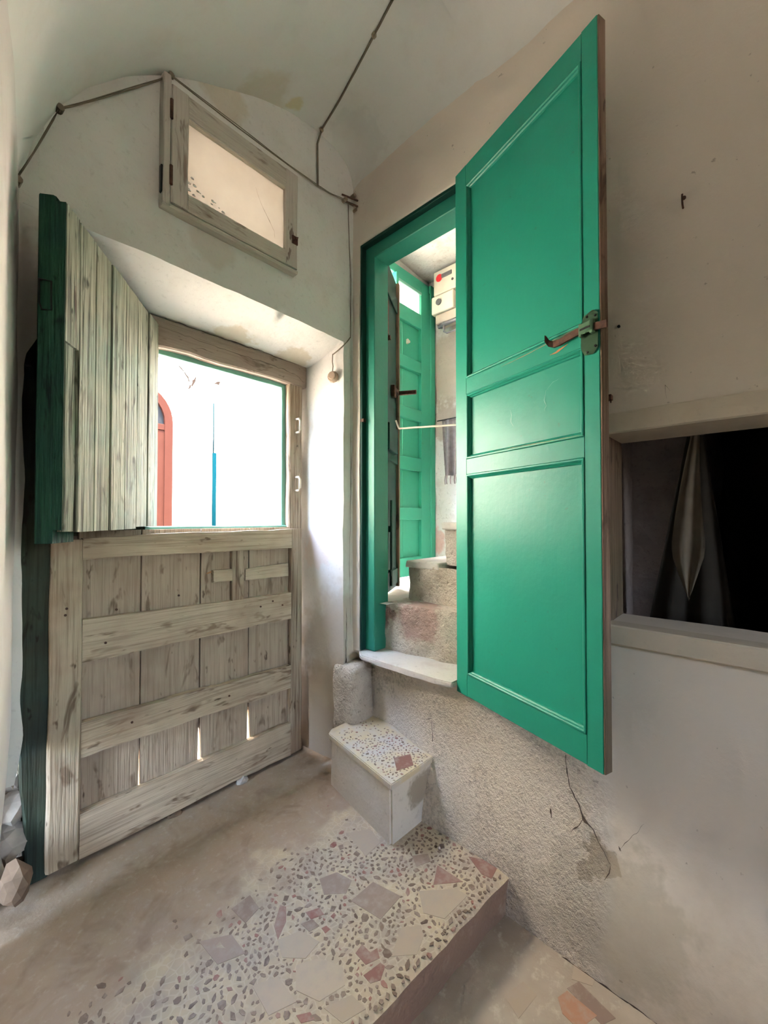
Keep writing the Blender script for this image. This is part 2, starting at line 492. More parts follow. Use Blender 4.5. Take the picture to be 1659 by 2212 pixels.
def obj(name, bm, mat, root=None, local=False, smooth=False, label=None, cat=None, kind=None, group=None, bevel=None, angle=40):
    bmesh.ops.recalc_face_normals(bm, faces=bm.faces)
    me = bpy.data.meshes.new(name)
    bm.to_mesh(me)
    bm.free()
    if isinstance(mat, str):
        mat = [mat]
    for k in mat:
        me.materials.append(M[k])
    if smooth:
        me.polygons.foreach_set('use_smooth', [True] * len(me.polygons))
    o = bpy.data.objects.new(name, me)
    COL.objects.link(o)
    if root is not None:
        o.parent = root
        if not local and root.name in ROOTM:
            me.transform(ROOTM[root.name].inverted())
    if bevel:
        b = o.modifiers.new('bevel', 'BEVEL')
        b.width = bevel[0]
        b.segments = bevel[1]
        b.limit_method = 'ANGLE'
        b.angle_limit = math.radians(angle)
    if smooth and bevel:
        me.polygons.foreach_set('use_smooth', [True] * len(me.polygons))
    return tag(o, label, cat, kind, group)


def box(bm, x0, x1, y0, y1, z0, z1, bev=0.0, seg=1):
    r = bmesh.ops.create_cube(bm, size=1.0)
    for v in r['verts']:
        v.co = Vector((x0 + (v.co.x + 0.5) * (x1 - x0), y0 + (v.co.y + 0.5) * (y1 - y0), z0 + (v.co.z + 0.5) * (z1 - z0)))
    if bev:
        ed = list({e for v in r['verts'] for e in v.link_edges})
        bmesh.ops.bevel(bm, geom=ed, offset=bev, segments=seg, affect='EDGES', profile=0.5)
    return bm


def nb():
    return bmesh.new()


def board(bm, x0, x1, y0, y1, z0, z1, axis='z', n=8, wob=0.002, ch=0.003, seed=0.0, taper0=None):
    """a hand-cut board: rings along its long axis, chamfered and slightly uneven"""
    if axis == 'z':
        a0, a1, p0, p1, q0, q1 = z0, z1, x0, x1, y0, y1
        mk = lambda a, p, q: (p, q, a)
    elif axis == 'x':
        a0, a1, p0, p1, q0, q1 = x0, x1, z0, z1, y0, y1
        mk = lambda a, p, q: (a, q, p)
    else:
        a0, a1, p0, p1, q0, q1 = y0, y1, x0, x1, z0, z1
        mk = lambda a, p, q: (p, a, q)
    rings = []
    for i in range(n + 1):
        t = i / n
        a = a0 + (a1 - a0) * t
        wl = wob * nz(a, seed, 0.3, 6.0, 11.0)
        wr = wob * nz(a, seed, 0.9, 6.0, 57.0)
        wf = wob * 0.4 * nz(a, seed, 0.1, 5.0, 91.0)
        pa, pb, qa, qb = p0 + wl, p1 + wr, q0 + wf, q1
        if taper0:
            k = max(0.0, 1 - t / taper0[2])
            pa += taper0[0] * k
            pb -= taper0[1] * k
        ring = [(pa + ch, qa), (pb - ch, qa), (pb, qa + ch), (pb, qb - ch), (pb - ch, qb), (pa + ch, qb), (pa, qb - ch), (pa, qa + ch)]
        rings.append([bm.verts.new(mk(a, p, q)) for p, q in ring])
    for i in range(n):
        for j in range(8):
            bm.faces.new((rings[i][j], rings[i][(j + 1) % 8], rings[i + 1][(j + 1) % 8], rings[i + 1][j]))
    bm.faces.new(rings[0])
    bm.faces.new(list(reversed(rings[-1])))
    return bm


def tube(bm, pts, r, n=7, cap=True, taper=None):
    pts = [Vector(p) for p in pts]
    rings = []
    for i, p in enumerate(pts):
        d = (pts[min(i + 1, len(pts) - 1)] - pts[max(i - 1, 0)]).normalized()
        up = Vector((0, 0, 1)) if abs(d.z) < 0.9 else Vector((1, 0, 0))
        a = d.cross(up).normalized()
        b = d.cross(a).normalized()
        rr = r * (taper[i] if taper else 1.0)
        rings.append([bm.verts.new(p + a * rr * math.cos(2 * math.pi * k / n) + b * rr * math.sin(2 * math.pi * k / n)) for k in range(n)])
    for i in range(len(rings) - 1):
        for k in range(n):
            bm.faces.new((rings[i][k], rings[i][(k + 1) % n], rings[i + 1][(k + 1) % n], rings[i + 1][k]))
    if cap:
        bm.faces.new(rings[0])
        bm.faces.new(list(reversed(rings[-1])))
    return bm


def sag(pts, n=6, amt=0.004, seed=0):
    out = []
    for i in range(len(pts) - 1):
        a, b = Vector(pts[i]), Vector(pts[i + 1])
        L = (b - a).length
        for k in range(n):
            t = k / n
            p = a.lerp(b, t)
            p.z -= amt * 4 * t * (1 - t) * min(1.0, L / 0.2)
            p.z += 0.0015 * nz(p.x, p.y, p.z, 25, seed)
            out.append(p)
    out.append(Vector(pts[-1]))
    return out


def disc(bm, c, axis, r, h, n=14):
    c = Vector(c)
    ax = Vector(axis).normalized()
    tube(bm, [c, c + ax * h], r, n)


def rock(bm, c, r, seed=0.0, sq=(1, 1, 1), sub=2):
    r_ = bmesh.ops.create_icosphere(bm, subdivisions=sub, radius=1.0)
    for v in r_['verts']:
        d = v.co.normalized()
        k = 1.0 + 0.30 * nz(d.x, d.y, d.z, 1.6, seed) + 0.12 * nz(d.x, d.y, d.z, 4.0, seed + 5)
        v.co = Vector((c[0] + d.x * r * sq[0] * k, c[1] + d.y * r * sq[1] * k, c[2] + d.z * r * sq[2] * k))
    return bm


def lines(*cuts, step=0.05):
    cuts = sorted(cuts)
    out = []
    for a, b in zip(cuts[:-1], cuts[1:]):
        k = max(1, int(math.ceil((b - a) / step - 1e-6)))
        out += [a + (b - a) * i / k for i in range(k)]
    out.append(cuts[-1])
    return out


def sheet(bm, us, vs, fn, skip=None, cache=None):
    V = {}

    def g(i, j):
        if (i, j) not in V:
            V[(i, j)] = bm.verts.new(fn(us[i], vs[j]))
        return V[(i, j)]
    for i in range(len(us) - 1):
        for j in range(len(vs) - 1):
            if skip and skip(0.5 * (us[i] + us[i + 1]), 0.5 * (vs[j] + vs[j + 1])):
                continue
            bm.faces.new((g(i, j), g(i + 1, j), g(i + 1, j + 1), g(i, j + 1)))
    return bm


def sstep(x, a, b):
    t = max(0.0, min(1.0, (x - a) / (b - a)))
    return t * t * (3 - 2 * t)


def rough_verts(bm, amp, s, o=0.0, amp2=0.0, s2=1.0):
    bmesh.ops.remove_doubles(bm, verts=bm.verts, dist=0.0004)
    for v in bm.verts:
        p = v.co.copy()
        v.co += Vector((nz(*p, s, o), nz(*p, s, o + 31), nz(*p, s, o + 67))) * amp
        if amp2:
            v.co += Vector((nz(*p, s2, o + 3), nz(*p, s2, o + 41), nz(*p, s2, o + 77))) * amp2


def ribbon(bm, pts, w, f, seed=0.0):
    """thin strip following pts=(a,b) mapped to 3D by f"""
    L, R = [], []
    n = len(pts)
    for i, (a, b) in enumerate(pts):
        a0, b0 = pts[max(0, i - 1)]
        a1, b1 = pts[min(n - 1, i + 1)]
        d = math.hypot(a1 - a0, b1 - b0) or 1
        na, nb_ = -(b1 - b0) / d, (a1 - a0) / d
        k = w * (0.35 + 0.65 * abs(nz(a, b, seed, 55, seed)) * 2) * min(1.0, 0.25 + 1.5 * min(i, n - 1 - i) / n)
        L.append(bm.verts.new(f(a + na * k, b + nb_ * k)))
        R.append(bm.verts.new(f(a - na * k, b - nb_ * k)))
    for i in range(n - 1):
        bm.faces.new((L[i], L[i + 1], R[i + 1], R[i]))


def jag(pts, n=6, amt=0.004, seed=0.0):
    out = []
    for (a0, b0), (a1, b1) in zip(pts[:-1], pts[1:]):
        for k in range(n):
            q = k / n
            a, b = a0 + (a1 - a0) * q, b0 + (b1 - b0) * q
            out.append((a + amt * nz(a, b, seed, 40, seed + 3), b + amt * nz(a, b, seed, 40, seed + 9)))
    out.append(pts[-1])
    return out


# ------------------------------------------------------------------ shape of the place
XR = 1.28          # right wall, upper face
YB = 1.38          # back wall, inner face
ZL = -0.125        # lower floor


def xr(y, z):
    low = 1.195 + 0.085 * sstep(z, -0.02, 0.32)
    if z < 0.52:
        low += 0.075 * sstep(y, 0.92, 1.25) * sstep(z, 0.50, 0.44)
    fl = 0.0
    if 0.26 < y < 0.46 and 0.08 < z < 0.32:
        e = 0.030 * nz(0, y, z, 22.0, 5.0) + 0.014 * nz(0, y, z, 60.0, 7.0)
        fl -= 0.004 * sstep(math.hypot((y - 0.365) / 1.0, z - 0.205) + e, 0.050, 0.034)
        fl += 0.004 * sstep(math.hypot((y - 0.335) / 1.0, z - 0.150) + e, 0.050, 0.040)
    return low + fl + 0.004 * nz(0, y, z, 3.0, 2.0)


def xl(y):
    return 0.125 + 0.137 * (y - 1.40)


PROF = [(0.115, 1.95), (0.145, 2.09), (0.195, 2.215), (0.26, 2.32), (0.36, 2.43), (0.474, 2.525), (0.57, 2.585), (0.666, 2.635), (0.80, 2.70),
        (0.95, 2.755), (1.08, 2.785), (1.17, 2.785), (1.225, 2.765), (1.262, 2.725), (1.278, 2.67), (1.295, 2.60)]


def fz(x, y):
    return 0.0025 * nz(x, y, 0, 5.0, 3.0) + 0.001 * nz(x, y, 0, 17.0, 8.0)


def nose_y(x):
    return 0.583 + 0.10 * (1.2 - x) + 0.004 * nz(x, 0, 0, 9.0, 4.0) + 0.003 * nz(x, 0, 0, 30.0, 14.0)


# ---- floor of the landing
bm = nb()
us = lines(0.0, 1.26, step=0.03)
vs = [i / 40 for i in range(41)]
sheet(bm, us, vs, lambda u, t: (u, nose_y(u) + (1.80 - nose_y(u)) * t, fz(u, nose_y(u) + (1.80 - nose_y(u)) * t) - (0.006 if t == 0 else 0)))
landing = obj('floor', bm, 'terrazzo_bed', smooth=True, kind='structure', label='cream terrazzo landing floor dusted brown near the plank door', cat='floor')
bm = nb()
sheet(bm, us, [0, 0.12, 0.35, 0.65, 1.0], lambda u, t: (u, nose_y(u) + 0.004 + 0.012 * t + 0.004 * nz(u, 0, t, 14, 6), -0.006 + (ZL - 0.02) * t))
obj('step_riser', bm, 'riser_stone', landing, smooth=True, label='reddish brown stone riser under the landing edge')

# ---- lower floor (the room the photographer stands in)
bm = nb()
sheet(bm, lines(-1.6, 1.30, step=0.08), lines(-2.3, 0.70, step=0.08), lambda u, v: (u, v, ZL + 0.004 * nz(u, v, 0, 4, 22)))
lower_floor = obj('floor_lower', bm, 'lower_floor_stone', smooth=True, kind='structure', label='worn stone floor one step below the terrazzo landing', cat='floor')

# ---- right wall: doorway and hatch cut in a grid
DY0, DY1, DZ0, DZ1 = 0.80, 1.335, 0.50, 2.353
HY0, HY1, HZ0, HZ1 = -0.62, 0.36, 0.803, 1.345


def in_r(y, z):
    return (DY0 < y < DY1 and DZ0 < z < DZ1) or (HY0 < y < HY1 and HZ0 < z < HZ1)


bm = nb()
ys = lines(-2.3, -1.0, HY0, 0.24, step=0.03)[:-1] + lines(0.24, HY1, 0.48, step=0.007)[:-1] + lines(0.48, DY0, DY1, 1.42, step=0.03)
zs = lines(-0.16, 0.0, 0.06, step=0.03)[:-1] + lines(0.06, 0.33, step=0.007)[:-1] + lines(0.33, DZ0, HZ0, HZ1, DZ1, 2.69, step=0.03)
sheet(bm, ys, zs, lambda y, z: (xr(y, z), y, z), in_r)
for (y0, y1, z0, z1, dep) in ((DY0, DY1, DZ0, DZ1, 1.315), (HY0, HY1, HZ0, HZ1, 1.46)):
    for yy in (y0, y1):
        sheet(bm, lines(0.0, 1.0, step=0.5), lines(z0, z1, step=0.03), lambda t, z: (xr(yy, z) * (1 - t) + dep * t, yy, z))
    for zc in (z0, z1):
        sheet(bm, lines(0.0, 1.0, step=0.5), lines(y0, y1, step=0.03), lambda t, y: (xr(y, zc) * (1 - t) + dep * t, y, zc))
rough_verts(bm, 0.0035, 5.0, 1.0, 0.0012, 22.0)
wall_right = obj('wall_right', bm, 'right_plaster', smooth=True, bevel=(0.008, 2), kind='structure', label='cream plaster wall holding the green doorway and the dark hatch', cat='wall')

# ---- vault over the entry
bm = nb()
cum = [0.0]
for a, b in zip(PROF[:-1], PROF[1:]):
    cum.append(cum[-1] + math.hypot(b[0] - a[0], b[1] - a[1]))


def prof(s):
    s *= cum[-1]
    for i in range(len(PROF) - 1):
        if s <= cum[i + 1] or i == len(PROF) - 2:
            t = (s - cum[i]) / (cum[i + 1] - cum[i])
            return PROF[i][0] + (PROF[i + 1][0] - PROF[i][0]) * t, PROF[i][1] + (PROF[i + 1][1] - PROF[i][1]) * t


def vault(s, y):
    x, z = prof(s)
    k = sstep(x, 0.6, 0.1)
    dx = (xl(min(y, 1.5)) - 0.12) * k
    lift = 0.05 * sstep(y, 1.30, 0.6) * sstep(x, 0.1, 0.6)
    soft = 0.035 * sstep(y, 1.30, 1.40) * sstep(x, 0.85, 1.25)
    return (x + dx, y, z + lift * sstep(x, 1.28, 1.0) - soft + 0.006 * nz(x, y, z, 2.6, 5))


sheet(bm, [i / 60 for i in range(61)], lines(0.74, 1.46, step=0.03), vault)
ceiling = obj('ceiling', bm, 'vault_plaster', smooth=True, kind='structure', label='uneven whitewashed barrel vault over the entry', cat='ceiling')

# ---- ceiling and walls of the room behind the camera
bm = nb()
P2 = [(-1.62, 1.7), (-1.60, 1.95), (-1.45, 2.25), (-1.15, 2.50), (-0.6, 2.72), (0.0, 2.80), (0.6, 2.82), (1.0, 2.82), (1.17, 2.80), (1.245, 2.75), (1.279, 2.67), (1.285, 2.60)]
sheet(bm, list(range(len(P2))), lines(-2.32, 0.75, step=0.3), lambda i, y: (P2[i][0], y, P2[i][1]))
obj('ceiling_rear', bm, 'vault_plaster', smooth=True, kind='structure', label='whitewashed vault of the room behind the viewer', cat='ceiling')

bm = nb()
YC = 0.75
sheet(bm, lines(0.0, 1.0, step=0.04), lines(-0.2, 2.10, step=0.05), lambda t, z: (xl(YC) + (xl(1.44) - xl(YC)) * t + 0.006 * nz(0, t, z, 4, 9) - 0.045 * sstep(z, 0.60, 0.25) * sstep(t, 0.45, 0.9), YC + (1.44 - YC) * t, z))
# the pier's end, then the side wall of the wider room and its rear wall
sheet(bm, lines(-1.62, xl(YC), step=0.2), lines(-0.2, 2.10, step=0.3), lambda x, z: (x, YC, z))
rough_verts(bm, 0.002, 6.0, 13.0)
wall_left = obj('wall_left', bm, 'left_plaster', smooth=True, bevel=(0.012, 2), kind='structure', label='pale plaster wall at the left of the plank door', cat='wall')
bm = nb()
ring = [(P2[i][0], P2[i][1]) for i in range(len(P2))]
low = [p for p in PROF if p[0] < 1.27]
# arch between the two vault heights, above the pier
top = [(-1.62, 2.08)] + [(x, z + 0.02) for x, z in P2[1:-2]]
VB = [vault(i / 60, YC) for i in range(61)]
bot = [(-1.62, 2.06), (-1.0, 2.06), (-0.3, 2.06), (0.03, 2.06)] + [(p[0], p[2] + 0.002) for p in VB if p[0] < 1.27 and p[2] > 2.1]
vt = [bm.verts.new((x, YC, z)) for x, z in bot] + [bm.verts.new((x, YC, z)) for x, z in reversed(top)]
bm.faces.new(vt)
obj('wall_arch', bm, 'vault_plaster', kind='structure', label='plaster arch face between the low entry vault and the taller room', cat='wall')
bm = nb()
sheet(bm, lines(-2.3, 0.75, step=0.3), lines(-0.2, 2.10, step=0.3), lambda y, z: (-1.60, y, z))
obj('wall_side', bm, 'left_plaster', kind='structure', label='plaster side wall of the room behind the viewer', cat='wall')
bm = nb()
QX0, QX1, QZ0, QZ1 = 0.17, 0.68, 1.03, 1.72  # opening added in the unseen rear wall, sized for fill daylight
sheet(bm, lines(-1.62, QX0, QX1, 1.30, step=0.3), lines(-0.2, QZ0, QZ1, 2.86, step=0.3), lambda x, z: (x, -2.3, z), lambda x, z: QX0 < x < QX1 and QZ0 < z < QZ1)
for xx in (QX0, QX1):
    sheet(bm, [-2.5, -2.3], [QZ0, QZ1], lambda y, z: (xx, y, z))
for zc in (QZ0, QZ1):
    sheet(bm, [QX0, QX1], [-2.5, -2.3], lambda x, y: (x, y, zc))
sheet(bm, [-6.0, QX0, QX1, 8.0], [-0.3, QZ0, QZ1, 3.1], lambda x, z: (x, -2.5, z), lambda x, z: QX0 < x < QX1 and QZ0 < z < QZ1)
obj('wall_rear', bm, 'left_plaster', kind='structure', label='plaster end wall of the room behind the viewer', cat='wall')

t = thing('fill_window', 'added wooden window behind the viewer, put in to bring fill daylight into the room', 'window', (0.42, -2.4, 1.0), kind='structure')
for a, b in ((QX0, QX0 + 0.05), (QX1 - 0.05, QX1)):
    bm = nb()
    board(bm, a, b, -2.46, -2.40, QZ0, QZ1, 'z', 6, 0.001, 0.004)
    obj('frame_post', bm, 'sash_wood', t)
for a, b in ((QZ0, QZ0 + 0.05), (QZ1 - 0.05, QZ1)):
    bm = nb()
    board(bm, QX0 + 0.05, QX1 - 0.05, -2.46, -2.40, a, b, 'x', 6, 0.001, 0.004)
    obj('frame_bar', bm, 'sash_rail', t)

# ---- back wall with the door niche and the transom hole
RX0, RX1, RZ1 = 0.128, 1.222, 1.912
TX0, TX1, TZ0, TZ1 = 0.500, 0.925, 2.125, 2.445


def in_b(x, z):
    return (x < RX0 and z < 0.42) or (RX0 < x < RX1 and z < RZ1) or (TX0 < x < TX1 and TZ0 < z < TZ1)


def rz(x):
    return RZ1 + 0.010 * math.sin(max(0, min(1, (x - 0.1) / 1.1)) * math.pi) - 0.006 * x


def rx0(z):
    return 0.138 + 0.030 * sstep(z, 1.50, 1.62) - 0.03 * sstep(z, 0.55, 0.25) + 0.006 * nz(0, 0, z, 9, 2)


def bmap(x, z):
    zz = z
    if abs(x - RX0) < 1e-6:
        x = rx0(z)
        return (x, YB, rz(x) if abs(z - RZ1) < 1e-6 else z)
    if RX0 - 1e-6 <= x <= RX1 + 1e-6 and abs(z - RZ1) < 1e-6:
        zz = rz(x)
    y = YB
    if x >= RX1 - 1e-6:
        y += 0.07 * sstep(z, 0.40, 0.15)
    return (x, y, zz)


bm = nb()
xs = lines(0.06, RX0, TX0, TX1, RX1, 1.40, step=0.03)
zs = lines(-0.10, RZ1, TZ0, TZ1, 2.86, step=0.03)
sheet(bm, xs, zs, bmap, in_b)
# niche soffit, right and left reveals
sheet(bm, lines(RX0, RX1, step=0.03), lines(0, 1, step=0.2), lambda x, t: (x + (0.0 if x < 0.6 else -0.032 * t * (x - 0.6) / 0.622), YB + 0.36 * t, rz(x) - (0.068 * min(1, t * 1.5))))
sheet(bm, lines(0, 1, step=0.1), lines(-0.10, RZ1, step=0.03),
      lambda t, z: (RX1 - 0.036 * t, YB + (0.07 * sstep(z, 0.40, 0.15)) * (1 - t) + 0.36 * t, z if z < RZ1 - 1e-6 else rz(RX1) - 0.068 * min(1, t * 1.5)))
sheet(bm, lines(0, 1, step=0.1), lines(0.42, RZ1, step=0.03), lambda t, z: (rx0(z) - 0.02 * t, YB + 0.36 * t, z if z < RZ1 - 1e-6 else rz(RX0) - 0.068 * min(1, t * 1.5)))
# transom tunnel
for xx in (TX0, TX1):
    sheet(bm, lines(0, 1, step=0.5), lines(TZ0, TZ1, step=0.06), lambda t, z: (xx, YB + 0.36 * t, z))
for zc in (TZ0, TZ1):
    sheet(bm, lines(0, 1, step=0.5), lines(TX0, TX1, step=0.06), lambda t, x: (x, YB + 0.36 * t, zc))
rough_verts(bm, 0.004, 4.0, 21.0, 0.0018, 19.0)
wall_back = obj('wall_back', bm, 'back_plaster', smooth=True, bevel=(0.012, 3), kind='structure', label='thick whitewashed wall with the street door niche', cat='wall')

# street face of the house: one slab with the openings left out
bm = nb()
FX = [-6.0, 0.10, 0.50, 0.925, 1.19, 1.40, 2.20, 8.0]
FZ = [-0.3, 0.70, 1.845, 2.125, 2.445, 2.60, 3.1]


def in_f(x, z):
    return (0.10 < x < 1.19 and z < 1.845) or (0.50 < x < 0.925 and 2.125 < z < 2.445) or (1.40 < x < 2.20 and 0.70 < z < 2.60)


sheet(bm, FX, FZ, lambda x, z: (x, 1.745, z), in_f)
ex = bmesh.ops.extrude_face_region(bm, geom=list(bm.faces))
for g in ex['geom']:
    if isinstance(g, bmesh.types.BMVert):
        g.co.y = 1.70
obj('wall_facade', bm, 'facade_paint', kind='structure', label='street facade of the house seen from outside', cat='wall')
bm = nb()
box(bm, -6.0, 8.0, -2.6, 1.745, 2.98, 3.1)
obj('roof', bm, 'roof_slab', kind='structure', label='flat roof over the entry and stair hall', cat='roof')

# ---- plinth stone in the corner beside the block step
bm = nb()
box(bm, 1.205, 1.345, 1.30, 1.44, 0.15, 0.455, 0.03, 3)
bmesh.ops.subdivide_edges(bm, edges=[e for e in bm.edges if e.calc_length() > 0.04], cuts=3, use_grid_fill=True)
for v in bm.verts:
    p = v.co.copy()
    v.co += Vector((nz(*p, 9, 1), nz(*p, 9, 5), nz(*p, 9, 9))) * 0.012
obj('plinth_stone', bm, 'rubble_render', wall_back, smooth=True, label='rounded plastered stone at the foot of the corner')

# ---- block step
t = thing('step_block', 'square plastered step block with a cream terrazzo top below the doorway', 'step', (1.16, 1.1, 0))
bm = nb()
BK = [(1.036, 0.926), (1.30, 0.918), (1.36, 1.34), (1.14, 1.345), (1.105, 1.325)]


def prism(bm, poly, z0, z1):
    a = [bm.verts.new((x, y, z0)) for x, y in poly]
    b = [bm.verts.new((x, y, z1)) for x, y in poly]
    n = len(poly)
    for i in range(n):
        bm.faces.new((a[i], a[(i + 1) % n], b[(i + 1) % n], b[i]))
    bm.faces.new(list(reversed(a)))
    bm.faces.new(b)


prism(bm, BK, -0.01, 0.187)
bmesh.ops.bevel(bm, geom=[e for e in bm.edges if abs(e.verts[0].co.z - e.verts[1].co.z) > 0.1], offset=0.008, segments=2, affect='EDGES')
bmesh.ops.subdivide_edges(bm, edges=[e for e in bm.edges if e.calc_length() > 0.05], cuts=4, use_grid_fill=True)
for v in bm.verts:
    p = v.co.copy()
    v.co += Vector((nz(*p, 8, 1), nz(*p, 8, 5), 0)) * 0.004
obj('body', bm, 'block_plaster', t, smooth=False)
bm = nb()
prism(bm, [(1.030, 0.920), (1.30, 0.912), (1.36, 1.34), (1.13, 1.35), (1.098, 1.33)], 0.187, 0.210)
bmesh.ops.bevel(bm, geom=bm.edges[:], offset=0.003, segments=2, affect='EDGES')
block_top = obj('tread_slab', bm, 'terrazzo_clean', t)
BLOCK = t

# ------------------------------------------------------------------ terrazzo chips and shards
def chip_mesh(bm, cx, cy, r, seed, z, h=0.0006, k=None, el=0.7, rot=0.0):
    rr = random.Random(seed)
    k = k or rr.choice((4, 5, 5, 6))
    pts = []
    for i in range(k):
        a = 2 * math.pi * (i + rr.uniform(-0.28, 0.28)) / k
        q = r * rr.uniform(0.75, 1.12)
        x, y = q * math.cos(a), q * math.sin(a) * el
        pts.append((cx + x * math.cos(rot) - y * math.sin(rot), cy + x * math.sin(rot) + y * math.cos(rot)))
    zf = z if callable(z) else (lambda a, b: z)
    a = [bm.verts.new((x, y, zf(x, y) - 0.002)) for x, y in pts]
    b = [bm.verts.new((x, y, zf(x, y) + h)) for x, y in pts]
    for i in range(k):
        bm.faces.new((a[i], a[(i + 1) % k], b[(i + 1) % k], b[i]))
    bm.faces.new(b)


def shard(poly, mat, name='marble_shard', par=None, zf=fz, h=0.0008):
    bm = nb()
    k = len(poly)
    a = [bm.verts.new((x, y, zf(x, y) - 0.002)) for x, y in poly]
    b = [bm.verts.new((x, y, zf(x, y) + h)) for x, y in poly]
    for i in range(k):
        bm.faces.new((a[i], a[(i + 1) % k], b[(i + 1) % k], b[i]))
    bm.faces.new(b)
    obj(name, bm, mat, par or landing)


SHARDS = [([(0.8113, 0.8804), (0.8988, 0.8763), (0.9201, 0.784), (0.8297, 0.7805)], 'shard_grey'), ([(0.7952, 1.0047), (0.8456, 0.9814), (0.8582, 0.9272), (0.8178, 0.9075), (0.7716, 0.9532)], 'shard_grey'), ([(1.0788, 0.7667), (1.0804, 0.7449), (1.0837, 0.6764), (1.0138, 0.7359)], 'shard_rose'), ([(1.1768, 0.7131), (1.1978, 0.6744), (1.1996, 0.6235), (1.153, 0.6179), (1.1464, 0.6489)], 'shard_rose'), ([(0.9688, 0.7553), (1.0496, 0.6791), (1.0535, 0.642), (0.95, 0.6523), (0.9248, 0.7048)], 'shard_pale'), ([(0.853, 0.7236), (0.8873, 0.692), (0.877, 0.667), (0.8258, 0.6515), (0.7788, 0.6958)], 'shard_pale'), ([(0.7224, 0.7664), (0.7492, 0.7705), (0.7495, 0.7405), (0.7695, 0.7352), (0.7559, 0.7142), (0.7211, 0.7285)], 'shard_rose'), ([(0.7009, 0.7159), (0.7497, 0.7052), (0.7514, 0.6912), (0.7217, 0.6788), (0.7004, 0.6919)], 'shard_rose'), ([(0.6048, 0.8542), (0.6535, 0.8249), (0.6789, 0.7665), (0.6562, 0.7326), (0.5953, 0.751), (0.5729, 0.8088)], 'shard_pale'), ([(0.6077, 0.9406), (0.6631, 0.9161), (0.678, 0.856), (0.6299, 0.8505), (0.5918, 0.8949)], 'shard_pale'), ([(0.5649, 1.1079), (0.6219, 1.1085), (0.6202, 1.0541), (0.5716, 1.0425)], 'shard_grey'), ([(0.6656, 1.0193), (0.6749, 1.0031), (0.6505, 0.9666), (0.6077, 0.9406), (0.6212, 0.9797)], 'shard_rose'), ([(0.7025, 0.9491), (0.7374, 0.9314), (0.7335, 0.9058), (0.7009, 0.9217)], 'chip_red'), ([(0.6742, 0.9316), (0.7035, 0.9188), (0.7045, 0.8896), (0.6767, 0.8977)], 'shard_grey'), ([(0.4654, 1.0858), (0.5312, 1.0408), (0.533, 0.9712), (0.473, 0.9967)], 'shard_grey'), ([(0.5081, 0.8927), (0.5597, 0.8656), (0.5595, 0.7897), (0.5026, 0.8131)], 'shard_pale'), ([(0.5942, 0.7329), (0.6547, 0.7068), (0.6577, 0.6643), (0.6045, 0.6822)], 'shard_pale'), ([(0.974, 1.0765), (1.0442, 1.032), (1.0235, 0.9628), (0.9491, 0.9592)], 'shard_pale'), ([(1.0517, 0.8484), (1.095, 0.8151), (1.0752, 0.7912), (1.0312, 0.8131)], 'shard_grey'), ([(0.5443, 0.768), (0.5688, 0.7502), (0.567, 0.7312), (0.5429, 0.7488)], 'chip_red')]
for poly, m in SHARDS:
    shard(poly, m)
LOWSH = [([(1.0838, 0.3962), (1.1158, 0.3841), (1.1098, 0.3108), (1.0499, 0.3353), (1.0566, 0.3753)], 'chip_orange'), ([(1.1213, 0.386), (1.1587, 0.369), (1.1356, 0.276), (1.0974, 0.2971)], 'shard_grey'), ([(0.9959, 0.4986), (1.0587, 0.4771), (1.0526, 0.4374), (0.9736, 0.4511)], 'shard_pale'), ([(1.1977, 0.3932), (1.2222, 0.3412), (1.1721, 0.3388), (1.1519, 0.3844)], 'shard_pale')]
for poly, m in LOWSH:
    shard(poly, m, par=lower_floor, zf=lambda x, y: ZL + 0.004 * nz(x, y, 0, 4, 22))

cr = random.Random(31)
PROTO = []
for i in range(10):
    for mm in ('chip_brown', 'chip_red'):
        b_ = nb()
        chip_mesh(b_, 0, 0, 1.0, 400 + i, 0.0, h=0.0007, el=cr.choice((0.5, 0.65, 0.85)))
        for v in b_.verts:
            v.co.z = 0.0007 if v.co.z > 0 else -0.002
        bmesh.ops.recalc_face_normals(b_, faces=b_.faces)
        me = bpy.data.meshes.new('marble_chip')
        b_.to_mesh(me)
        b_.free()
        me.materials.append(M[mm])
        PROTO.append((me, mm))


def inpoly(x, y, poly):
    c = False
    j = len(poly) - 1
    for i in range(len(poly)):
        (xi, yi), (xj, yj) = poly[i], poly[j]
        if (yi > y) != (yj > y) and x < (xj - xi) * (y - yi) / (yj - yi) + xi:
            c = not c
        j = i
    return c


def dens(x, y):
    """how much of the terrazzo shows through the dust"""
    d = y - 0.12 * x + 0.22 * nz(x, y, 0, 4.5, 71)
    a = 1.0 - sstep(d, 0.92, 1.12)
    b = sstep(x + 0.2 * nz(x, y, 0, 5, 17), 0.22, 0.45)
    c = 0.35 + 0.65 * sstep(nz(x, y, 0, 7.0, 44), -0.35, 0.15)
    return a * b * c


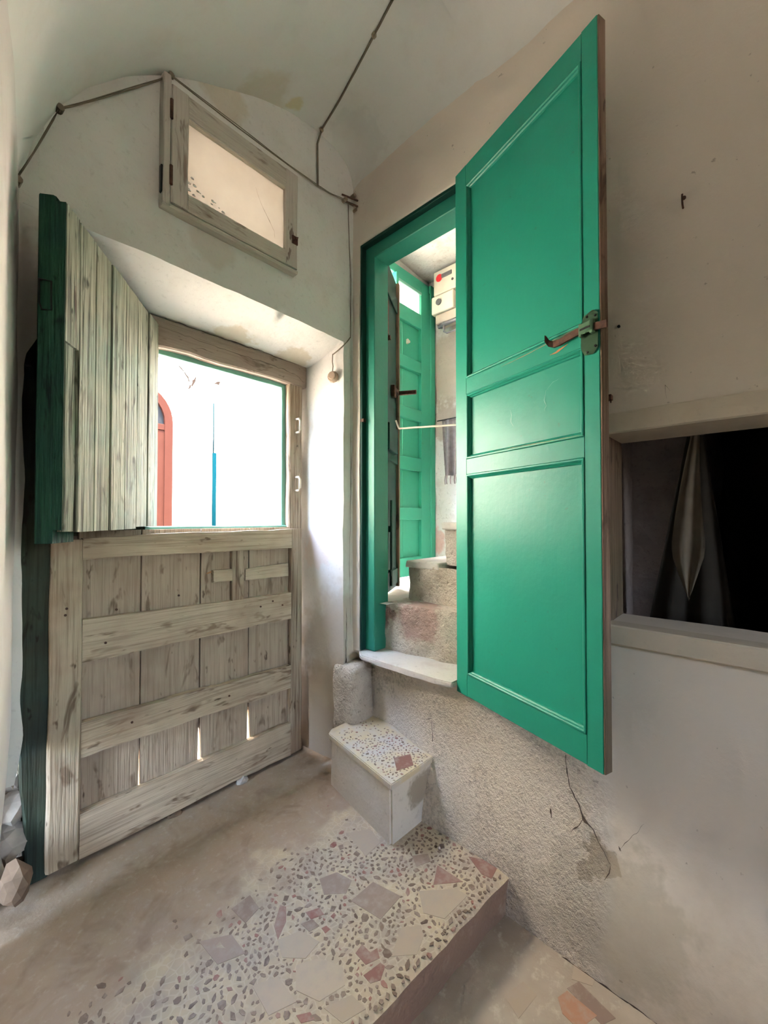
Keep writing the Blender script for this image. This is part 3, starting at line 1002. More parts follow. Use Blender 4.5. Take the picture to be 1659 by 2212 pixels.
placed = []
grid = {}
small = nb()
small_r = nb()
n_ind = 0
for tr in range(34000):
    x = cr.uniform(0.12, 1.195)
    y = cr.uniform(0.60, 1.30)
    r = cr.choice((0.005, 0.006, 0.007, 0.008, 0.009, 0.010, 0.012, 0.014))
    if y < nose_y(x) + r or cr.random() > dens(x, y):
        continue
    if x > 1.02 and y > 0.91:
        continue
    if any(inpoly(x + dx * r, y + dy * r, p) for p, _ in SHARDS for dx, dy in ((0, 0), (1, 0), (-1, 0), (0, 1), (0, -1))):
        continue
    gx, gy = int(x / 0.03), int(y / 0.03)
    if any((x - a) ** 2 + (y - b) ** 2 < (r + c) ** 2 * 0.80 for i in (-1, 0, 1) for j in (-1, 0, 1) for a, b, c in grid.get((gx + i, gy + j), ())):
        continue
    grid.setdefault((gx, gy), []).append((x, y, r))
    red = cr.random() < 0.13
    if r >= 0.010 and n_ind < 280:
        n_ind += 1
        cand = [p for p in PROTO if (p[1] == 'chip_red') == red]
        o = bpy.data.objects.new('marble_chip', cr.choice(cand)[0])
        o.location = (x, y, fz(x, y))
        o.rotation_euler = (0, 0, cr.uniform(0, 6.28))
        o.scale = (r, r, 1.0)
        o.parent = landing
        COL.objects.link(o)
    else:
        chip_mesh(small_r if red else small, x, y, r, tr, fz, el=cr.choice((0.5, 0.65, 0.85)), rot=cr.uniform(0, 6.28))
obj('small_marble_chips', small, 'chip_brown', landing, kind='stuff')
obj('small_red_chips', small_r, 'chip_red', landing, kind='stuff')
bm = nb()
bm2 = nb()
g2 = []
for tr in range(2600):
    x, y = cr.uniform(1.04, 1.32), cr.uniform(0.925, 1.30)
    r = cr.choice((0.004, 0.005, 0.006, 0.008))
    left = 1.036 + (y - 0.926) * 0.17 + 0.008
    if x < left + r or x > 1.245 + (y - 0.92) * 0.2 or inpoly(x, y, [(1.10, 0.955), (1.165, 0.93), (1.215, 0.985), (1.15, 1.02)]):
        continue
    if y > 1.18 + 0.1 * nz(x, y, 0, 9, 3) and cr.random() < 0.85:
        continue
    if any((x - a) ** 2 + (y - b) ** 2 < (r + c) ** 2 * 1.1 for a, b, c in g2):
        continue
    g2.append((x, y, r))
    chip_mesh(bm2 if cr.random() < 0.4 else bm, x, y, r, 9000 + tr, 0.210, el=cr.choice((0.45, 0.6, 0.8)), rot=cr.uniform(0, 6.28))
obj('small_marble_chips', bm, 'chip_brown', BLOCK, kind='stuff')
obj('small_red_chips', bm2, 'chip_red', BLOCK, kind='stuff')
shard([(1.10, 0.955), (1.165, 0.932), (1.212, 0.985), (1.15, 1.015)], 'shard_rose', par=BLOCK, zf=lambda x, y: 0.210)

# ------------------------------------------------------------------ sill slab, steps and stair hall
t = thing('stair_step', 'thin worn stone slab forming the sill of the green doorway', 'step', (1.34, 1.05, 0.5))
bm = nb()
sl = [(1.235, 1.285), (1.238, 1.15), (1.243, 1.0), (1.245, 0.90), (1.252, 0.822), (1.45, 0.815), (1.45, 1.345), (1.285, 1.345)]
prism(bm, sl, 0.488, 0.509)
bmesh.ops.bevel(bm, geom=bm.edges[:], offset=0.005, segments=2, affect='EDGES')
bmesh.ops.subdivide_edges(bm, edges=[e for e in bm.edges if e.calc_length() > 0.05], cuts=3, use_grid_fill=True)
for v in bm.verts:
    p = v.co.copy()
    v.co += Vector((nz(*p, 14, 1) * 0.005, nz(*p, 14, 5) * 0.005, nz(*p, 9, 7) * 0.003))
obj('slab', bm, 'stair_stone', t)

HALL_Z = 0.72
bm = nb()
sheet(bm, lines(0, 1, step=0.05), lines(0.44, HALL_Z, step=0.03), lambda s, z: (1.372 + 0.06 * s + 0.045 * (z - 0.5) + 0.010 * nz(s * 0.5, 0, z, 9, 3), 1.266 - 0.48 * s, z))
sheet(bm, lines(0, 1, step=0.05), lines(0, 1, step=0.05), lambda s, q: (1.372 + 0.06 * s + 0.0099 + (2.25 - 1.44) * q + 0.010 * (1 - q) * nz(s * 0.5, 0, HALL_Z, 9, 3), 1.266 - 0.48 * s, HALL_Z + 0.004 * nz(s, q, 0, 6, 3)))
bmesh.ops.remove_doubles(bm, verts=bm.verts, dist=0.001)
for v in bm.verts:
    p = v.co.copy()
    v.co.x += 0.010 * nz(*p, 16, 41) * (1 if p.x < 1.5 else 0)
obj('stair_step', bm, 'rubble_render', smooth=True, label='broken rubble masonry riser rising behind the sill slab', cat='step')
bm = nb()
sheet(bm, lines(1.34, 2.30, step=0.1), lines(1.22, 1.76, step=0.1), lambda x, y: (x, y, HALL_Z + 0.003 * nz(x, y, 0, 7, 3)))
obj('floor_hall', bm, 'stair_stone', kind='structure', label='sunlit pale floor of the stair hall inside the second door', cat='floor')

STEPS = [(0.905, 1.236), (1.085, 1.055), (1.265, 0.85), (1.445, 0.64)]
for i, (zt, yn) in enumerate(STEPS):
    zb = HALL_Z - 0.02 if i == 0 else STEPS[i - 1][0]
    t = thing('stair_step', ['lowest masonry stair in the hall with a chipped stone tread', 'second masonry stair in the hall with its plaster fallen away',
                             'third hall stair, mostly behind the green door', 'highest hall stair, hidden by the green door'][i], 'step', (1.9, yn - 0.1, zb))
    bm = nb()
    x0 = 1.50 if i == 0 else 1.53
    yb0 = 0.45
    us_, vs_ = lines(0, 1, step=0.06), lines(zb - 0.012, zt - 0.02, step=0.03)
    sheet(bm, lines(yb0, yn - 0.012, step=0.03), vs_, lambda y, z: (x0 + 0.026 * nz(0, y, z, 11, i) + 0.012 * nz(0, y, z, 30, i + 4), y, z))
    sheet(bm, lines(x0, 2.25, step=0.06), vs_, lambda x, z: (x + 0.026 * nz(0, yn - 0.012, z, 11, i) + 0.012 * nz(0, yn - 0.012, z, 30, i + 4), yn - 0.012, z))
    bmesh.ops.remove_doubles(bm, verts=bm.verts, dist=0.002)
    obj('masonry', bm, 'rubble_render', t, smooth=True)
    bm = nb()
    nxt = STEPS[i + 1][1] if i < 3 else yb0
    box(bm, x0 - 0.015, 2.25, nxt - 0.01, yn, zt - 0.032, zt, 0.006, 2)
    bmesh.ops.subdivide_edges(bm, edges=[e for e in bm.edges if e.calc_length() > 0.08], cuts=4, use_grid_fill=True)
    for v in bm.verts:
        p = v.co.copy()
        v.co += Vector((nz(*p, 15, 1), nz(*p, 15, 5), nz(*p, 12, 2) * 0.3)) * 0.007
    obj('tread', bm, 'stair_stone', t)

# hall shell
bm = nb()
sheet(bm, lines(0.40, 1.71, step=0.06), lines(0.60, 2.80, step=0.06), lambda y, z: (2.245 + 0.012 * nz(0, y, z, 5, 8) + 0.02 * nz(0, y, z, 1.6, 28), y, z))
wall_hall = obj('wall_hall', bm, 'hall_plaster', smooth=True, kind='structure', label='stained plaster wall of the stair hall carrying the electricity meters', cat='wall')
bm = nb()
sheet(bm, lines(1.28, 2.30, step=0.06), lines(0.38, 1.72, step=0.06), lambda x, y: (x, y, 2.73 + 0.02 * nz(x, y, 0, 4, 8)))
obj('ceiling_hall', bm, 'hall_plaster', smooth=True, kind='structure', label='mottled plaster ceiling of the stair hall', cat='ceiling')
bm = nb()
box(bm, 1.40, 2.30, 0.37, 0.45, 0.4, 2.8)
obj('wall_hall_end', bm, 'hall_plaster', kind='structure', label='plaster end wall of the stair hall', cat='wall')
bm = nb()
# hall side of the facade with the outer doorway, and the hall side of the right wall
sheet(bm, [1.34, 1.40, 2.20, 2.28], [0.4, 0.70, 2.60, 2.80], lambda x, z: (x, 1.66, z), lambda x, z: 1.40 < x < 2.20 and 0.70 < z < 2.60)
for xx in (1.40, 2.20):
    sheet(bm, [1.66, 1.705], [0.70, 2.60], lambda y, z: (xx, y, z))
for zc in (0.70, 2.60):
    sheet(bm, [1.40, 2.20], [1.66, 1.705], lambda x, y: (x, y, zc))
sheet(bm, [0.38, 0.79, 1.345, 1.68], [0.4, 0.50, 2.36, 2.80], lambda y, z: (1.405, y, z), lambda y, z: 0.79 < y < 1.345 and 0.50 < z < 2.36)
for yy in (0.79, 1.345):
    sheet(bm, [1.31, 1.405], [0.50, 2.36], lambda x, z: (x, yy, z))
sheet(bm, [1.31, 1.405], [0.79, 1.345], lambda x, y: (x, y, 2.36))
obj('wall_hall_front', bm, 'hall_plaster', kind='structure', label='inner plaster of the stair hall around its two doorways', cat='wall')

# ------------------------------------------------------------------ green frame of the right doorway
t = thing('trim_1', 'green painted wooden frame of the doorway in the right wall', 'door frame', (1.33, 1.07, 0.5), kind='structure')
bm = nb()
board(bm, 1.283, 1.312, 1.322, 1.334, 0.512, 2.352, 'z', 12, 0.001, 0.001)
obj('rebate', bm, 'green_dark', t)
bm = nb()
board(bm, 1.308, 1.400, 1.268, 1.332, 0.512, 2.345, 'z', 12, 0.001, 0.003)
obj('jamb', bm, 'green_trim', t)
bm = nb()
board(bm, 1.308, 1.400, 0.802, 0.835, 0.512, 2.345, 'z', 12, 0.001, 0.003)
obj('jamb', bm, 'green_trim', t)
bm = nb()
board(bm, 1.308, 1.402, 0.802, 1.334, 2.285, 2.348, 'y', 10, 0.001, 0.003)
obj('head', bm, 'green_trim', t)
bm = nb()
board(bm, 1.283, 1.312, 0.802, 1.334, 2.340, 2.354, 'y', 10, 0.001, 0.001)
obj('rebate', bm, 'green_dark', t)
bm = nb()
disc(bm, (1.300, 1.322, 1.548), (-1, -0.2, 0), 0.006, 0.018, 10)
box(bm, 1.282, 1.300, 1.312, 1.334, 1.540, 1.556, 0.002)
obj('catch', bm, 'rusty_iron', t)

# ---- the long hook bar crossing the doorway
bm = nb()
tube(bm, sag([(1.392, 0.83, 1.472), (1.392, 1.02, 1.491), (1.392, 1.195, 1.509), (1.392, 1.214, 1.548)], 4, 0.0, 3), 0.0042, 8)
obj('hook_bar', bm, 'pale_metal', smooth=True, label='thin pale iron hook bar reaching across the green doorway', cat='hook')

# ---- narrow dark leaf folded into the hall
t = thing('door_1', 'narrow dark green door leaf folded back into the stair hall', 'door', (1.385, 1.300, 0.735), math.atan2(0.175, 0.32), kind='structure')
LH = 1.66
LW = 0.33
bm = nb()
board(bm, 0.0, LW, 0.0, 0.024, 0.0, LH, 'z', 8, 0.001, 0.002)
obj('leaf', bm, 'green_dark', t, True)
bm = nb()
board(bm, LW - 0.002, LW + 0.022, -0.016, 0.026, 0.0, LH, 'z', 8, 0.002, 0.002)
obj('edge_batten', bm, 'raw_edge', t, True)
for z0, z1 in ((0.02, 0.10), (0.66, 0.72), (1.49, 1.57)):
    bm = nb()
    board(bm, 0.01, LW, -0.008, 0.002, z0, z1, 'x', 4, 0.001, 0.002)
    obj('rail', bm, 'green_dark', t, True)
bm = nb()
box(bm, 0.06, 0.10, -0.014, 0.0, 1.27, 1.44, 0.003)
disc(bm, (0.08, -0.012, 1.25), (0, -1, 0), 0.012, 0.016)
obj('bolt', bm, 'rusty_iron', t, True)
bm = nb()
box(bm, 0.05, 0.24, -0.030, 0.0, 0.70, 0.83, 0.003)
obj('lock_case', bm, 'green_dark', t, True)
bm = nb()
tube(bm, [(0.16, -0.012, 0.03), (0.16, -0.012, 0.46)], 0.006, 8)
box(bm, 0.145, 0.175, -0.014, 0.0, 0.30, 0.33)
box(bm, 0.145, 0.175, -0.014, 0.0, 0.08, 0.11)
obj('bolt_rod', bm, 'green_dark', t, True)
bm = nb()
board(bm, LW - 0.03, LW - 0.014, -0.115, -0.015, 1.035, 1.056, 'y', 3, 0.001, 0.002)
box(bm, 0.20, 0.235, -0.022, 0.0, 1.00, 1.06, 0.003)
box(bm, 0.20, LW - 0.012, -0.022, -0.010, 1.035, 1.056, 0.002)
obj('latch_bar', bm, 'rusty_iron', t, True)

# ---- the hall's outer door: right leaf shut, left leaf swung out into the street
t = thing('door_2', 'green panelled outer door with a small lit pane at the far end of the hall', 'door', (2.02, 1.62, 0.745), kind='structure')
zz = [0.745, 0.862, 1.095, 1.172, 1.407, 1.490, 1.726, 1.801, 2.040, 2.115, 2.333, 2.429, 2.568, 2.605]
X0, X1 = 1.848, 2.192
for a, b in ((X0, X0 + 0.022), (2.092, X1)):
    bm = nb()
    board(bm, a, b, 1.605, 1.640, zz[0], zz[-1], 'z', 10, 0.001, 0.002)
    obj('stile', bm, 'green_hall', t)
for i in range(0, 14, 2):
    bm = nb()
    board(bm, X0 + 0.02, 2.094, 1.606, 1.639, zz[i], zz[i + 1], 'x', 4, 0.001, 0.003)
    obj('rail', bm, 'green_hall', t)
for i in range(1, 11, 2):
    for a, b in ((X0 + 0.02, 1.929), (1.932, 2.093)):
        bm = nb()
        board(bm, a, b, 1.628, 1.638, zz[i] - 0.003, zz[i + 1] + 0.003, 'z', 3, 0.0006, 0.0015)
        obj('panel', bm, 'green_hall', t)
bm = nb()
box(bm, X0 + 0.02, 2.093, 1.622, 1.626, zz[11], zz[12])
obj('pane', bm, 'hall_glass', t)
bm = nb()
board(bm, X0 + 0.021, 2.092, 1.601, 1.612, zz[12] - 0.014, zz[12] + 0.004, 'x', 3, 0.0006, 0.002)
obj('bead', bm, 'green_stop', t)
bm = nb()
box(bm, 1.965, 1.977, 1.614, 1.630, 2.205, 2.235, 0.002)
disc(bm, (1.971, 1.616, 2.215), (0, -1, 0), 0.009, 0.010)
obj('spy_hole_cover', bm, 'pale_metal', t)
bm = nb()
board(bm, 2.19, 2.24, 1.60, 1.69, 0.72, 2.66, 'z', 8, 0.001, 0.003)
obj('door_jamb', bm, 'green_hall', t)
bm = nb()
board(bm, 1.40, 2.24, 1.615, 1.69, 2.605, 2.660, 'x', 8, 0.001, 0.003)
obj('door_head', bm, 'green_hall', t)

# ---- meters on the hall wall
t = thing('electricity_meter', 'cream upper meter box with a red seal on the hall wall', 'meter', (2.19, 1.50, 2.55))
bm = nb()
box(bm, 2.145, 2.235, 1.355, 1.545, 2.545, 2.700, 0.006, 2)
obj('case', bm, 'meter_case', t)
bm = nb()
tube(bm, [(2.149, 1.50, 2.650), (2.142, 1.50, 2.650)], 0.024, 16)
obj('red_seal', bm, 'meter_red', t)
bm = nb()
box(bm, 2.141, 2.148, 1.405, 1.485, 2.640, 2.668, 0.003)
obj('reading_window', bm, 'meter_dark', t)
bm = nb()
disc(bm, (2.148, 1.400, 2.605), (-1, 0, 0), 0.008, 0.006)
obj('dial_screw', bm, 'meter_dark', t)
t = thing('electricity_meter', 'squat lower meter box with a round dark dial on the hall wall', 'meter', (2.19, 1.50, 2.42))
bm = nb()
box(bm, 2.140, 2.235, 1.390, 1.560, 2.425, 2.540, 0.008, 2)
obj('case', bm, 'meter_case', t)
bm = nb()
disc(bm, (2.142, 1.500, 2.492), (-1, 0, 0), 0.020, 0.010, 18)
obj('dial', bm, 'meter_dark', t)
bm = nb()
box(bm, 2.150, 2.240, 1.350, 1.535, 2.360, 2.420, 0.006, 2)
obj('terminal_cover', bm, 'meter_grey', t)
bm = nb()
tube(bm, [(2.165, 1.52, 2.345), (2.165, 1.42, 2.352), (2.165, 1.25, 2.360), (2.165, 0.9, 2.37)], 0.013, 10)
tube(bm, [(2.16, 1.475, 2.372), (2.16, 1.475, 2.300), (2.16, 1.455, 2.285), (2.16, 1.30, 2.285), (2.16, 0.95, 2.285)], 0.006, 8)
tube(bm, [(2.165, 1.50, 2.33), (2.165, 1.50, 2.385)], 0.009, 8)
obj('conduit_pipe', bm, 'conduit', smooth=True, label='dark grey conduit pipes leaving below the meters', cat='pipe')
bm = nb()
tube(bm, sag([(1.87, 1.645, 2.675), (2.0, 1.648, 2.668), (2.12, 1.65, 2.668), (2.21, 1.648, 2.662), (2.225, 1.60, 2.60), (2.22, 1.58, 2.55)], 6, 0.006, 5), 0.005, 6)
obj('wall_cable', bm, 'black_iron', smooth=True, label='black cable drooping above the outer hall door', cat='cable')

# ---- striped cloth on the hall wall
t = thing('hanging_cloth', 'faded grey striped cloth with a fringe hanging in the stair hall', 'cloth', (2.18, 1.40, 1.40))
bm = nb()
sheet(bm, lines(0, 1, step=0.04), lines(0, 1, step=0.08), lambda s, q: (2.18 + 0.022 * math.sin(s * 21 + 0.8 * q) * (0.35 + 0.65 * q) - 0.01 * q, 1.505 - 0.22 * s - 0.02 * q * (1 - s), 1.735 - 0.36 * q))
bmesh.ops.solidify(bm, geom=bm.faces[:], thickness=0.003)
obj('fabric', bm, 'cloth_grey', t, smooth=True)
bm = nb()
for k in range(12):
    s = k / 11.5
    x = 2.18 + 0.022 * math.sin(s * 21 + 0.8) - 0.01
    yk = 1.485 - 0.20 * s
    tube(bm, [(x, yk, 1.378), (x - 0.002, yk + 0.003, 1.350), (x, yk + 0.001, 1.322)], 0.0035, 5)
obj('fringe', bm, 'cloth_fringe', t, kind='stuff')
bm = nb()
tube(bm, [(2.19, 1.55, 1.742), (2.19, 1.25, 1.742)], 0.004, 6)
obj('hanging_rail', bm, 'black_iron', t)

# ------------------------------------------------------------------ the big green leaf, opened against the right wall
ANG = math.atan2(-0.950, -0.311)
t = thing('door_3', 'tall glossy green three panel door leaf swung open along the right wall', 'door', (1.28, 0.823, 0.474), ANG, kind='structure')
ZB, HT, W = 0.474, 2.376 - 0.474, 0.562
zt = lambda z: z - ZB
for a, b in ((0.0, 0.060), (0.516, W)):
    bm = nb()
    board(bm, a, b, 0.0, 0.030, 0.0, HT, 'z', 14, 0.0012, 0.0025, a)
    obj('stile', bm, 'green_gloss', t, True)
for z0, z1 in ((0.474, 0.552), (1.258, 1.314), (1.545, 1.602), (2.300, 2.376)):
    bm = nb()
    board(bm, 0.0595, 0.5165, 0.0003, 0.0297, zt(z0), zt(z1), 'x', 8, 0.0012, 0.002, z0)
    obj('rail', bm, 'green_gloss', t, True)
for z0, z1 in ((0.552, 1.258), (1.314, 1.545), (1.602, 2.300)):
    bm = nb()
    sheet(bm, lines(0.058, 0.518, step=0.06), lines(zt(z0) - 0.004, zt(z1) + 0.004, step=0.06), lambda u, z: (u, 0.0125 + 0.0008 * nz(u, 0, z, 5, z0), z))
    ex = bmesh.ops.extrude_face_region(bm, geom=list(bm.faces))
    for g in ex['geom']:
        if isinstance(g, bmesh.types.BMVert):
            g.co.y = 0.022
    obj('panel', bm, 'green_gloss', t, True, smooth=False)
    # bead moulding round the panel
    bm = nb()
    pr = [(0.000, 0.002), (0.002, -0.0025), (0.006, -0.003), (0.009, 0.000), (0.0105, 0.004), (0.014, 0.0075), (0.016, 0.0128)]
    u0, u1, a0, a1 = 0.059, 0.517, zt(z0) - 0.001, zt(z1) + 0.001
    R_ = []
    for d, yv in pr:
        R_.append([bm.verts.new(p) for p in ((u0 + d, yv, a0 + d), (u1 - d, yv, a0 + d), (u1 - d, yv, a1 - d), (u0 + d, yv, a1 - d))])
    for i in range(len(R_) - 1):
        for k in range(4):
            bm.faces.new((R_[i][k], R_[i][(k + 1) % 4], R_[i + 1][(k + 1) % 4], R_[i + 1][k]))
    obj('moulding', bm, 'green_gloss', t, True)
bm = nb()
board(bm, W - 0.001, W + 0.003, 0.001, 0.029, 0.001, HT - 0.002, 'z', 12, 0.0008, 0.001)
obj('raw_edge', bm, 'raw_edge', t, True, label='unpainted brown wood along the free edge')
# slide bolt
bm = nb()
oc = [(0.512, 1.600), (0.520, 1.622), (0.545, 1.630), (0.559, 1.618), (0.559, 1.530), (0.545, 1.516), (0.522, 1.520), (0.512, 1.540)]
a = [bm.verts.new((u, -0.0035, zt(z))) for u, z in oc]
bm.faces.new(a)
bmesh.ops.solidify(bm, geom=bm.faces[:], thickness=-0.003)
plate = obj('bolt_plate', bm, 'olive_metal', t, True)
for (u, z) in ((0.530, 1.617), (0.552, 1.612), (0.552, 1.535), (0.530, 1.526)):
    bm = nb()
    disc(bm, (u, -0.0035, zt(z)), (0, -1, 0), 0.0028, 0.0016, 8)
    obj('screw', bm, 'black_iron', plate, True)
bm = nb()
BL = [(0.418, -0.024, 1.600), (0.424, -0.017, 1.586), (0.436, -0.012, 1.580), (0.455, -0.010, 1.580), (0.480, -0.009, 1.584), (0.505, -0.009, 1.586), (0.540, -0.009, 1.584), (0.586, -0.009, 1.576)]
prev = None
for u, yv, z in BL:
    r = [bm.verts.new((u + dx, yv + dy, zt(z) + dz)) for dx, dy, dz in ((0, -0.003, 0.009), (0, 0.003, 0.009), (0, 0.003, -0.009), (0, -0.003, -0.009))]
    if prev:
        for k in range(4):
            bm.faces.new((prev[k], prev[(k + 1) % 4], r[(k + 1) % 4], r[k]))
    else:
        bm.faces.new(r)
    prev = r
bm.faces.new(list(reversed(prev)))
obj('bolt_bar', bm, 'rusty_iron', t, True, smooth=False)
bm = nb()
for u in (0.518, 0.548):
    box(bm, u - 0.005, u + 0.005, -0.0165, -0.003, zt(1.568), zt(1.602), 0.002)
box(bm, 0.514, 0.552, -0.0165, -0.013, zt(1.572), zt(1.600), 0.002)
obj('bolt_keeper', bm, 'olive_metal', t, True)
bm = nb()
box(bm, 0.518, 0.546, -0.0175, -0.016, zt(1.582), zt(1.587), 0.0005)
obj('bolt_slot', bm, 'black_iron', t, True)


bm = nb()
ribbon(bm, jag([(0.415, 1.562), (0.435, 1.560), (0.455, 1.566), (0.472, 1.570)], 4, 0.002), 0.006, lambda u, z: (u, -0.0012, zt(z)))
obj('bare_wood_scrape', bm, 'bare_wood', t, True)
bm = nb()
ribbon(bm, jag([(0.23, 1.588), (0.34, 1.592), (0.43, 1.598), (0.505, 1.603)], 6, 0.001), 0.0022, lambda u, z: (u, -0.0010, zt(z)))
ribbon(bm, jag([(0.20, 1.322), (0.36, 1.319), (0.505, 1.318)], 6, 0.001), 0.0016, lambda u, z: (u, -0.0036, zt(z)))
obj('paint_scrape', bm, 'scrape_tan', t, True)
bm = nb()
ribbon(bm, jag([(0.390, 1.470), (0.385, 1.445), (0.392, 1.425), (0.386, 1.410)], 4, 0.004), 0.0014, lambda u, z: (u, 0.0110, zt(z)))
ribbon(bm, jag([(0.392, 1.468), (0.415, 1.486), (0.435, 1.490)], 3, 0.003), 0.0008, lambda u, z: (u, 0.0110, zt(z)))
ribbon(bm, jag([(0.255, 1.445), (0.263, 1.425), (0.258, 1.405), (0.268, 1.390)], 4, 0.004), 0.0014, lambda u, z: (u, 0.0110, zt(z)))
obj('peeling_paint', bm, 'green_stop', t, True)

# ------------------------------------------------------------------ dark hatch in the right wall
t = thing('window_1', 'dark unglazed hatch with cream lintel and sill boards in the right wall', 'window', (1.3, 0.0, 0.78), kind='structure')
bm = nb()
board(bm, 1.268, 1.460, HY0 - 0.05, 0.35, 1.340, 1.398, 'y', 16, 0.002, 0.004)
obj('lintel_board', bm, 'hatch_paint', t)
bm = nb()
board(bm, 1.266, 1.330, HY0 - 0.05, 0.36, 0.752, 0.806, 'y', 16, 0.002, 0.004)
obj('sill_board', bm, 'hatch_paint', t)
bm = nb()
board(bm, 1.328, 1.47, HY0 - 0.05, 0.36, 0.770, 0.800, 'y', 10, 0.002, 0.003)
obj('inner_sill', bm, 'green_post', t)
bm = nb()
board(bm, 1.268, 1.46, 0.322, 0.362, 0.80, 1.345, 'z', 8, 0.002, 0.003)
obj('side_board', bm, 'raw_edge', t)
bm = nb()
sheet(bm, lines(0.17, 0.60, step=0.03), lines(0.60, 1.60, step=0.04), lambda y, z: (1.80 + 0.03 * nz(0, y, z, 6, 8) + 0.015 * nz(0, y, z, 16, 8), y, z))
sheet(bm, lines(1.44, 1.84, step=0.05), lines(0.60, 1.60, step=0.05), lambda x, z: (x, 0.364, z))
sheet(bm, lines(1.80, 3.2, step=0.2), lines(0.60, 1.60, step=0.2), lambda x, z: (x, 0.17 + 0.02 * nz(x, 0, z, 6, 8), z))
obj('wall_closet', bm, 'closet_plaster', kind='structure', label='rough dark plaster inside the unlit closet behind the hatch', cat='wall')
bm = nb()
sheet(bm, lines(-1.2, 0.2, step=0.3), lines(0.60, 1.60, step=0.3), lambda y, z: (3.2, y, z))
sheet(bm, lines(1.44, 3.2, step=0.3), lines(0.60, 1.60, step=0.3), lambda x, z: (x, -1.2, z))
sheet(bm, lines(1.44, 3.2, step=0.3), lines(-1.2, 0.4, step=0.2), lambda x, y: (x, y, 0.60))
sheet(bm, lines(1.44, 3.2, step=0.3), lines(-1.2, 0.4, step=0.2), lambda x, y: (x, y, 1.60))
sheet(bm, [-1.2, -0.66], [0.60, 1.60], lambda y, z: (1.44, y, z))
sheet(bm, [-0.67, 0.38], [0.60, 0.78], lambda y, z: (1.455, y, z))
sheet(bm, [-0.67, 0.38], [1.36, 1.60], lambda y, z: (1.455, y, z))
obj('wall_closet_rear', bm, 'closet_shade', kind='structure', label='closet depth behind the hatch, its darkness put into a near-black colour', cat='wall')

bm = nb()


def rag(s, q):
    w = 0.010 + 0.030 * min(1.0, q / 0.7) if q < 0.78 else 0.040 * (1 - (q - 0.78) / 0.22) + 0.001
    ycen = 0.138 + 0.012 * math.sin(q * 2.6)
    return (1.492 + 0.006 * math.sin(s * 10 + q * 2) * (0.3 + q) - 0.010 * q, ycen + 0.012 * q - (s - 0.5) * 2 * w, 1.350 - 0.455 * q - 0.035 * sstep(q, 0.74, 1.0) + 0.012 * s * q)


sheet(bm, lines(0, 1, step=0.08), lines(0, 1, step=0.05), rag)
bmesh.ops.solidify(bm, geom=bm.faces[:], thickness=0.002)
obj('hanging_rag', bm, 'rag_cloth', smooth=True, label='limp tan rag hanging to a point inside the dark hatch', cat='cloth')
bm = nb()
sheet(bm, lines(0, 1, step=0.03), lines(0, 1, step=0.06), lambda s, q: (1.56 + 0.010 * math.sin(s * 15 + q) * (0.4 + 0.6 * q), (0.165 + 0.105 * q) * (1 - s) + (0.124 - 0.068 * q) * s, 1.355 - 0.575 * q))
bmesh.ops.solidify(bm, geom=bm.faces[:], thickness=0.002)
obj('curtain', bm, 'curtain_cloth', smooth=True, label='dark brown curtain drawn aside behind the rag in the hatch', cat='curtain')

# ------------------------------------------------------------------ street door: frame, lower leaf, upper leaf
t = thing('trim_2', 'weathered wooden frame of the street door set in the niche', 'door frame', (0.68, 1.66, 0), kind='structure')
bm = nb()
board(bm, 0.10, 1.195, 1.625, 1.705, 1.742, 1.852, 'x', 18, 0.010, 0.006, 3.0)
obj('lintel', bm, 'bare_lintel', t)
bm = nb()
ribbon(bm, jag([(0.50, 1.812), (0.66, 1.806), (0.82, 1.800), (0.96, 1.800), (1.08, 1.796), (1.15, 1.785), (1.178, 1.760)], 8, 0.006, 4.0), 0.0022, lambda x, z: (x, 1.6205, z), 3.0)
ribbon(bm, jag([(0.66, 1.772), (0.70, 1.777), (0.74, 1.772)], 5, 0.006, 8.0), 0.0015, lambda x, z: (x, 1.6205, z), 5.0)
obj('split', bm, 'crack', t)
bm = nb()
board(bm, 1.102, 1.178, 1.628, 1.705, -0.01, 1.80, 'z', 18, 0.006, 0.005, 5.0)
obj('post', bm, 'bare_post', t, label='bare grey wooden post at the right')
bm = nb()
board(bm, 0.152, 0.236, 1.625, 1.705, 0.0, 1.745, 'z', 18, 0.006, 0.005, 9.0, taper0=(0.030, 0.0, 0.30))
obj('post', bm, 'green_post', t, label='dark green wooden post at the left')
bm = nb()
board(bm, 1.082, 1.106, 1.660, 1.70, 1.03, 1.745, 'z', 8, 0.001, 0.002)
obj('stop', bm, 'green_stop', t)
bm = nb()
board(bm, 0.53, 1.106, 1.660, 1.70, 1.724, 1.745, 'x', 8, 0.001, 0.002)
obj('stop', bm, 'green_stop', t)
bm = nb()
board(bm, 0.236, 0.50, 1.655, 1.69, 1.02, 1.745, 'z', 8, 0.001, 0.003)
obj('side_panel', bm, 'green_post', t)
for zc in (1.545, 1.268):
    bm = nb()
    tube(bm, [(1.138, 1.640, zc + 0.032), (1.140, 1.604, zc + 0.032), (1.142, 1.598, zc + 0.020), (1.142, 1.598, zc - 0.020), (1.140, 1.604, zc - 0.032), (1.138, 1.640, zc - 0.032)], 0.0055, 7)
    obj('staple', bm, 'pale_metal', t, smooth=True)
bm = nb()
box(bm, 0.135, 0.175, 1.595, 1.632, 1.555, 1.60, 0.004)
tube(bm, [(0.145, 1.60, 1.53), (0.145, 1.60, 1.62)], 0.010, 8)
obj('hinge', bm, 'black_iron', t)

